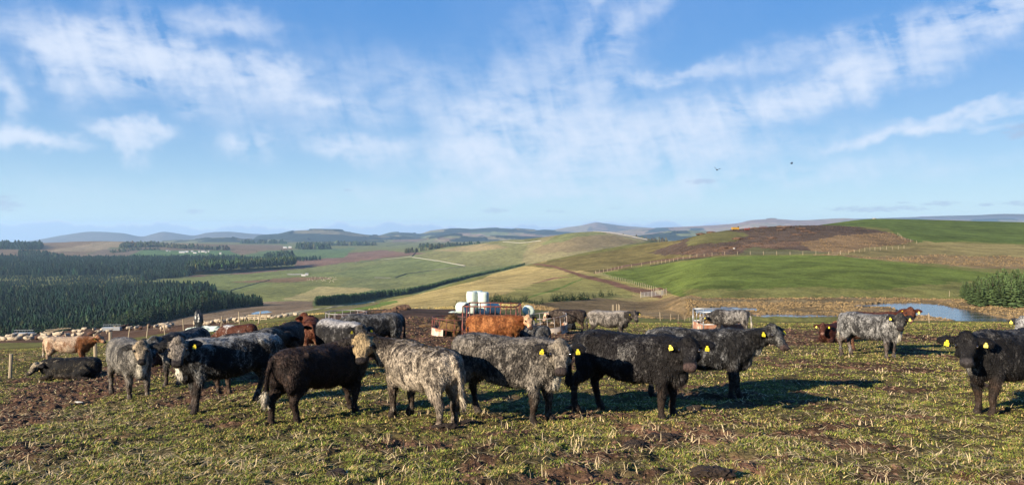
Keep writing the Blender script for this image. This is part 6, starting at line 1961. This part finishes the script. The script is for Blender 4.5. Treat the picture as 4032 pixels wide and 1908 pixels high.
bare_tree(3284, 136, 1.9, 'small bare sapling on the near bank of the pond', 3)

# birds
def bird(px, py, d, span, rz, flap, label):
    x = (px - 2016) / F * d; z = CZ - (py - HY) / F * d
    bm = bmesh.new()
    loft(bm, [(Vector((u * .42 * span, 0, 0)), Vector((0, 1, 0)), Vector((0, 0, 1)), w * 2.0 * span, w * 2.0 * span, w * 2.0 * span) for u, w in ((-.6, .012), (-.35, .03), (0, .055), (.25, .05), (.42, .03), (.55, .008))], 10, 2)
    e = tag(bpy.data.objects.new('bird', None), label, 'bird', 'dark birds in flight'); COL.objects.link(e)
    e.location = (x, d, z); e.rotation_euler = (.25, .1, rz)
    obj_bm('body', bm, M_BIRD, e, True)
    for s in (1, -1):
        bm = bmesh.new(); k = []
        for i, (yy, c0, c1) in enumerate(((.03, .13, -.10), (.20, .16, -.10), (.36, .10, -.10), (.50, -.02, -.12))):
            zz = flap * yy * (1.0 if i < 3 else .85)
            k.append([bm.verts.new((c0 * span, s * yy * span, zz * span + .006)), bm.verts.new((c1 * span, s * yy * span, zz * span + .006)), bm.verts.new((c1 * span, s * yy * span, zz * span - .006)), bm.verts.new((c0 * span, s * yy * span, zz * span - .01))])
        for A, B in zip(k, k[1:]):
            for j in range(4): bm.faces.new((A[j], A[(j + 1) % 4], B[(j + 1) % 4], B[j]))
        bm.faces.new(k[0][::-1]); bm.faces.new(k[-1])
        obj_bm('wing', bm, M_BIRD, e)
bird(2822, 669, 70, .6, 1.3, .75, 'left and lower of the two dark birds in the sky')
bird(3115, 644, 75, .52, -.6, .45, 'right and smaller of the two dark birds in the sky')
bird(1011, 990, 150, .42, .4, .1, 'dark bird gliding low over the valley farm')
bird(1673, 1083, 140, .36, .9, .2, 'tiny dark bird over the green pasture')

# ------------------------------------------------------------------ turf
def blade_material(name, rough=.8):
    m, g, b, out = mat(name)
    a_ = g.n('ShaderNodeAttribute', attribute_name='col')
    g.link(a_.outputs['Color'], b.inputs['Base Color'])
    b.inputs['Roughness'].default_value = rough
    b.inputs['Specular IOR Level'].default_value = .15
    return m
M_BLADE = blade_material('grass_blades')

def blades(name, X, Y, L_, W_, lean, col, seed, label, cat, flatten=None):
    rs_ = np.random.RandomState(seed)
    n = len(X)
    Z = ground(X, Y)
    a = rs_.uniform(0, 2 * math.pi, n)
    dx, dy = np.cos(a), np.sin(a)
    b = a + math.pi / 2 + rs_.uniform(-.7, .7, n)
    sx, sy = np.cos(b), np.sin(b)
    hz = np.cos(lean); hr = np.sin(lean)
    p0 = np.stack([X - sx * W_, Y - sy * W_, Z - .004], 1); p1 = np.stack([X + sx * W_, Y + sy * W_, Z - .004], 1)
    m0 = np.stack([X + dx * L_ * hr * .4 - sx * W_ * .75, Y + dy * L_ * hr * .4 - sy * W_ * .75, Z + L_ * hz * .6], 1)
    m1 = np.stack([X + dx * L_ * hr * .4 + sx * W_ * .75, Y + dy * L_ * hr * .4 + sy * W_ * .75, Z + L_ * hz * .6], 1)
    tp = np.stack([X + dx * L_ * hr, Y + dy * L_ * hr, Z + L_ * hz], 1)
    V = np.stack([p0, p1, m1, m0, tp], 1).reshape(-1, 3)
    i = np.arange(n)[:, None] * 5
    Q = i + np.array([0, 1, 2, 3]); T = i + np.array([3, 2, 4])
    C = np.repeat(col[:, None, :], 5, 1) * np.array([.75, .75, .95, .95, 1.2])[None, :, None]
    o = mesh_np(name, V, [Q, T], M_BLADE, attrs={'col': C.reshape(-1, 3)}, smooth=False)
    return tag(o, label, cat, kind='stuff')

def turf(n, seed, d0, d1, tmax=.78):
    rs_ = np.random.RandomState(seed)
    d = np.exp(rs_.uniform(math.log(d0), math.log(d1), n)); t = rs_.uniform(-tmax, tmax, n)
    return t * d, d, rs_

X, Y, rr = turf(1150000, 1, 6.2, 62)
c, mud = cover(X, Y)
cl = fbm(X * 5.5, Y * 5.5, 91, 3)
big = fbm(X * .9, Y * .9, 93, 4)
keep = (rr.rand(len(X)) < np.clip(.78 - 1.2 * mud + 1.5 * cl + .5 * big, .03, 1))
X, Y, c, cl, mud, big = X[keep], Y[keep], c[keep], cl[keep], mud[keep], big[keep]
n = len(X); d = Y
L_ = (.030 + .018 * cl + .010 * big) * rr.uniform(.5, 1.5, n) * (1 - .35 * mud)
L_ = np.clip(L_, .012, .13) * (1 + .012 * d)
W_ = (.0016 + .00030 * d) * rr.uniform(.6, 1.4, n)
u = rr.rand(n)[:, None]; v = rr.uniform(.6, 1.5, n)[:, None]
g1 = np.array((.088, .118, .020)); g2 = np.array((.140, .138, .034)); g3 = np.array((.30, .225, .10)); g4 = np.array((.12, .075, .038))
tw = np.clip(.12 + .6 * big, .02, .7)[:, None]
col = np.where(u < .56 - .45 * tw, g1, np.where(u < .86 - .30 * tw, g2, np.where(u < .94, g3, g4)))
col = col * v * (1 + .45 * cl[:, None]) * np.array((1.22, 1.13, 1.08))
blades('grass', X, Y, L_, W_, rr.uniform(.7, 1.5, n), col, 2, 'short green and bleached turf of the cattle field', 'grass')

# pale dead stalks, standing in tufts and lying flat
rr = np.random.RandomState(9)
nt = 300
dt = np.exp(rr.uniform(math.log(6.4), math.log(40), nt)); tt = rr.uniform(-.75, .75, nt)
dt = np.where(rr.rand(nt) < .35, dt, dt); tx, ty = tt * dt, dt
k = fbm(tx * .35 + 9, ty * .35, 97, 3) + .25 * (tt > 0) > -.05
tx, ty = tx[k], ty[k]
per = 11
X = np.repeat(tx, per) + rr.randn(len(tx) * per) * .07; Y = np.repeat(ty, per) + rr.randn(len(tx) * per) * .07
n = len(X)
col = np.array((.46, .36, .22)) * rr.uniform(.55, 1.3, n)[:, None]
blades('dead_grass', X, Y, rr.uniform(.04, .13, n), (.0016 + .0003 * Y) * rr.uniform(.7, 1.3, n), rr.uniform(.1, 1.25, n), col, 3, 'pale dead stalks standing in tufts on the turf', 'dead grass')
X, Y, rr = turf(70000, 15, 6.2, 45)
k = rr.rand(len(X)) < np.clip(.5 + .9 * fbm(X * .5, Y * .5, 99, 3) + .12 * (X > 0), .08, 1)
X, Y = X[k], Y[k]; n = len(X)
col = np.array((.46, .35, .19)) * rr.uniform(.5, 1.35, n)[:, None]
blades('straw', X, Y, rr.uniform(.06, .20, n), (.0022 + .0003 * Y) * rr.uniform(.7, 1.3, n), rr.uniform(1.3, 1.55, n), col, 4, 'straw trodden flat over the grass', 'straw')
# clods in the poached ground
X, Y, rr = turf(60000, 25, 6.4, 60)
c, mud = cover(X, Y)
k = (mud > .45) & (rr.rand(len(X)) < .45)
X, Y = X[k], Y[k]; n = len(X)
Z = ground(X, Y)
r = (.010 + .0016 * Y) * rr.uniform(.4, 1.5, n)
pv = np.array([(1, 0, 0), (.3, .9, .1), (-.8, .5, 0), (-.7, -.6, .1), (.4, -.9, 0), (.05, .05, .9)])
V = np.stack([X, Y, Z], 1)[:, None, :] + pv[None] * r[:, None, None] * rr.uniform(.6, 1.3, (n, 6, 1)) * np.array((1, 1, .75))
Fc = (np.arange(n) * 6)[:, None, None] + np.array([(0, 1, 5), (1, 2, 5), (2, 3, 5), (3, 4, 5), (4, 0, 5)])[None]
mc = np.array((.085, .048, .030)) * rr.uniform(.5, 1.6, n)[:, None]
o = mesh_np('mud_clods', V.reshape(-1, 3), Fc.reshape(-1, 3), M_BLADE, attrs={'col': np.repeat(mc, 6, 0)}, smooth=False)
tag(o, 'crumbs of trodden mud on the poached ground', 'mud', kind='stuff')

# rough rushes round the pond and tussocks on the slopes
def tussocks(name, px0, px1, d0, d1, n, h, base, seed, label, want=None, per=7):
    rs_ = np.random.RandomState(seed)
    px = rs_.uniform(px0, px1, n); d = np.exp(rs_.uniform(math.log(d0), math.log(d1), n))
    X, Y = (px - 2016) / F * d, d
    c, _ = cover(X, Y)
    z = ground(X, Y)
    k = (z > POND - .05) & (fbm(X * .12, Y * .12, seed, 3) > -.35)
    if want is not None: k &= want(c)
    X, Y, c = X[k], Y[k], c[k]
    X = np.repeat(X, per) + rs_.randn(len(X) * per) * h * .55; Y = np.repeat(Y, per) + rs_.randn(len(Y) * per) * h * .45; c = np.repeat(c, per, 0)
    n = len(X)
    kk = ground(X, Y) > POND + .0
    X, Y, c = X[kk], Y[kk], c[kk]; n = len(X)
    col = c * (base * rs_.uniform(.6, 1.45, n)[:, None])
    blades(name, X, Y, h * rs_.uniform(.5, 1.3, n), (.00045 * Y) * rs_.uniform(.6, 1.4, n), rs_.uniform(.1, .9, n), col, seed, label, 'rough grass')
rusty = lambda c: (c[:, 0] > 1.35 * c[:, 1])
tussocks('rush_bank', 1850, 4300, 96, 190, 20000, .22, 1.1, 61, 'russet rushes and rough grass round the pond', rusty)
tussocks('rough_grass', 850, 2700, 98, 330, 14000, .22, 1.15, 63, 'bleached tussocky grass on the slope behind the bales', lambda c: ~rusty(c) & (c[:, 0] > .14))
tussocks('rough_grass', 2600, 4300, 250, 640, 6000, .32, .9, 65, 'rusty moor grass below the green hilltop', rusty)

# ------------------------------------------------------------------ air
def haze():
    bm = bmesh.new()
    bmesh.ops.create_cube(bm, size=1)
    me = bpy.data.meshes.new('haze'); bm.to_mesh(me); bm.free()
    o = bpy.data.objects.new('haze', me); COL.objects.link(o)
    o.scale = (46000, 24000, 640)
    o.location = (0, 24000 / 2 - 1500, -420 + 320)
    m = bpy.data.materials.new('haze'); m.use_nodes = True
    t = m.node_tree
    for nd in list(t.nodes): t.nodes.remove(nd)
    g = NT(t)
    out = g.n('ShaderNodeOutputMaterial')
    v = g.n('ShaderNodeVolumePrincipled')
    v.inputs['Color'].default_value = (.48, .72, 1.0, 1)
    v.inputs['Density'].default_value = 4.8e-5
    v.inputs['Anisotropy'].default_value = 0.15
    g.link(v.outputs[0], out.inputs['Volume'])
    me.materials.append(m)
    tag(o, kind='stuff')
haze()
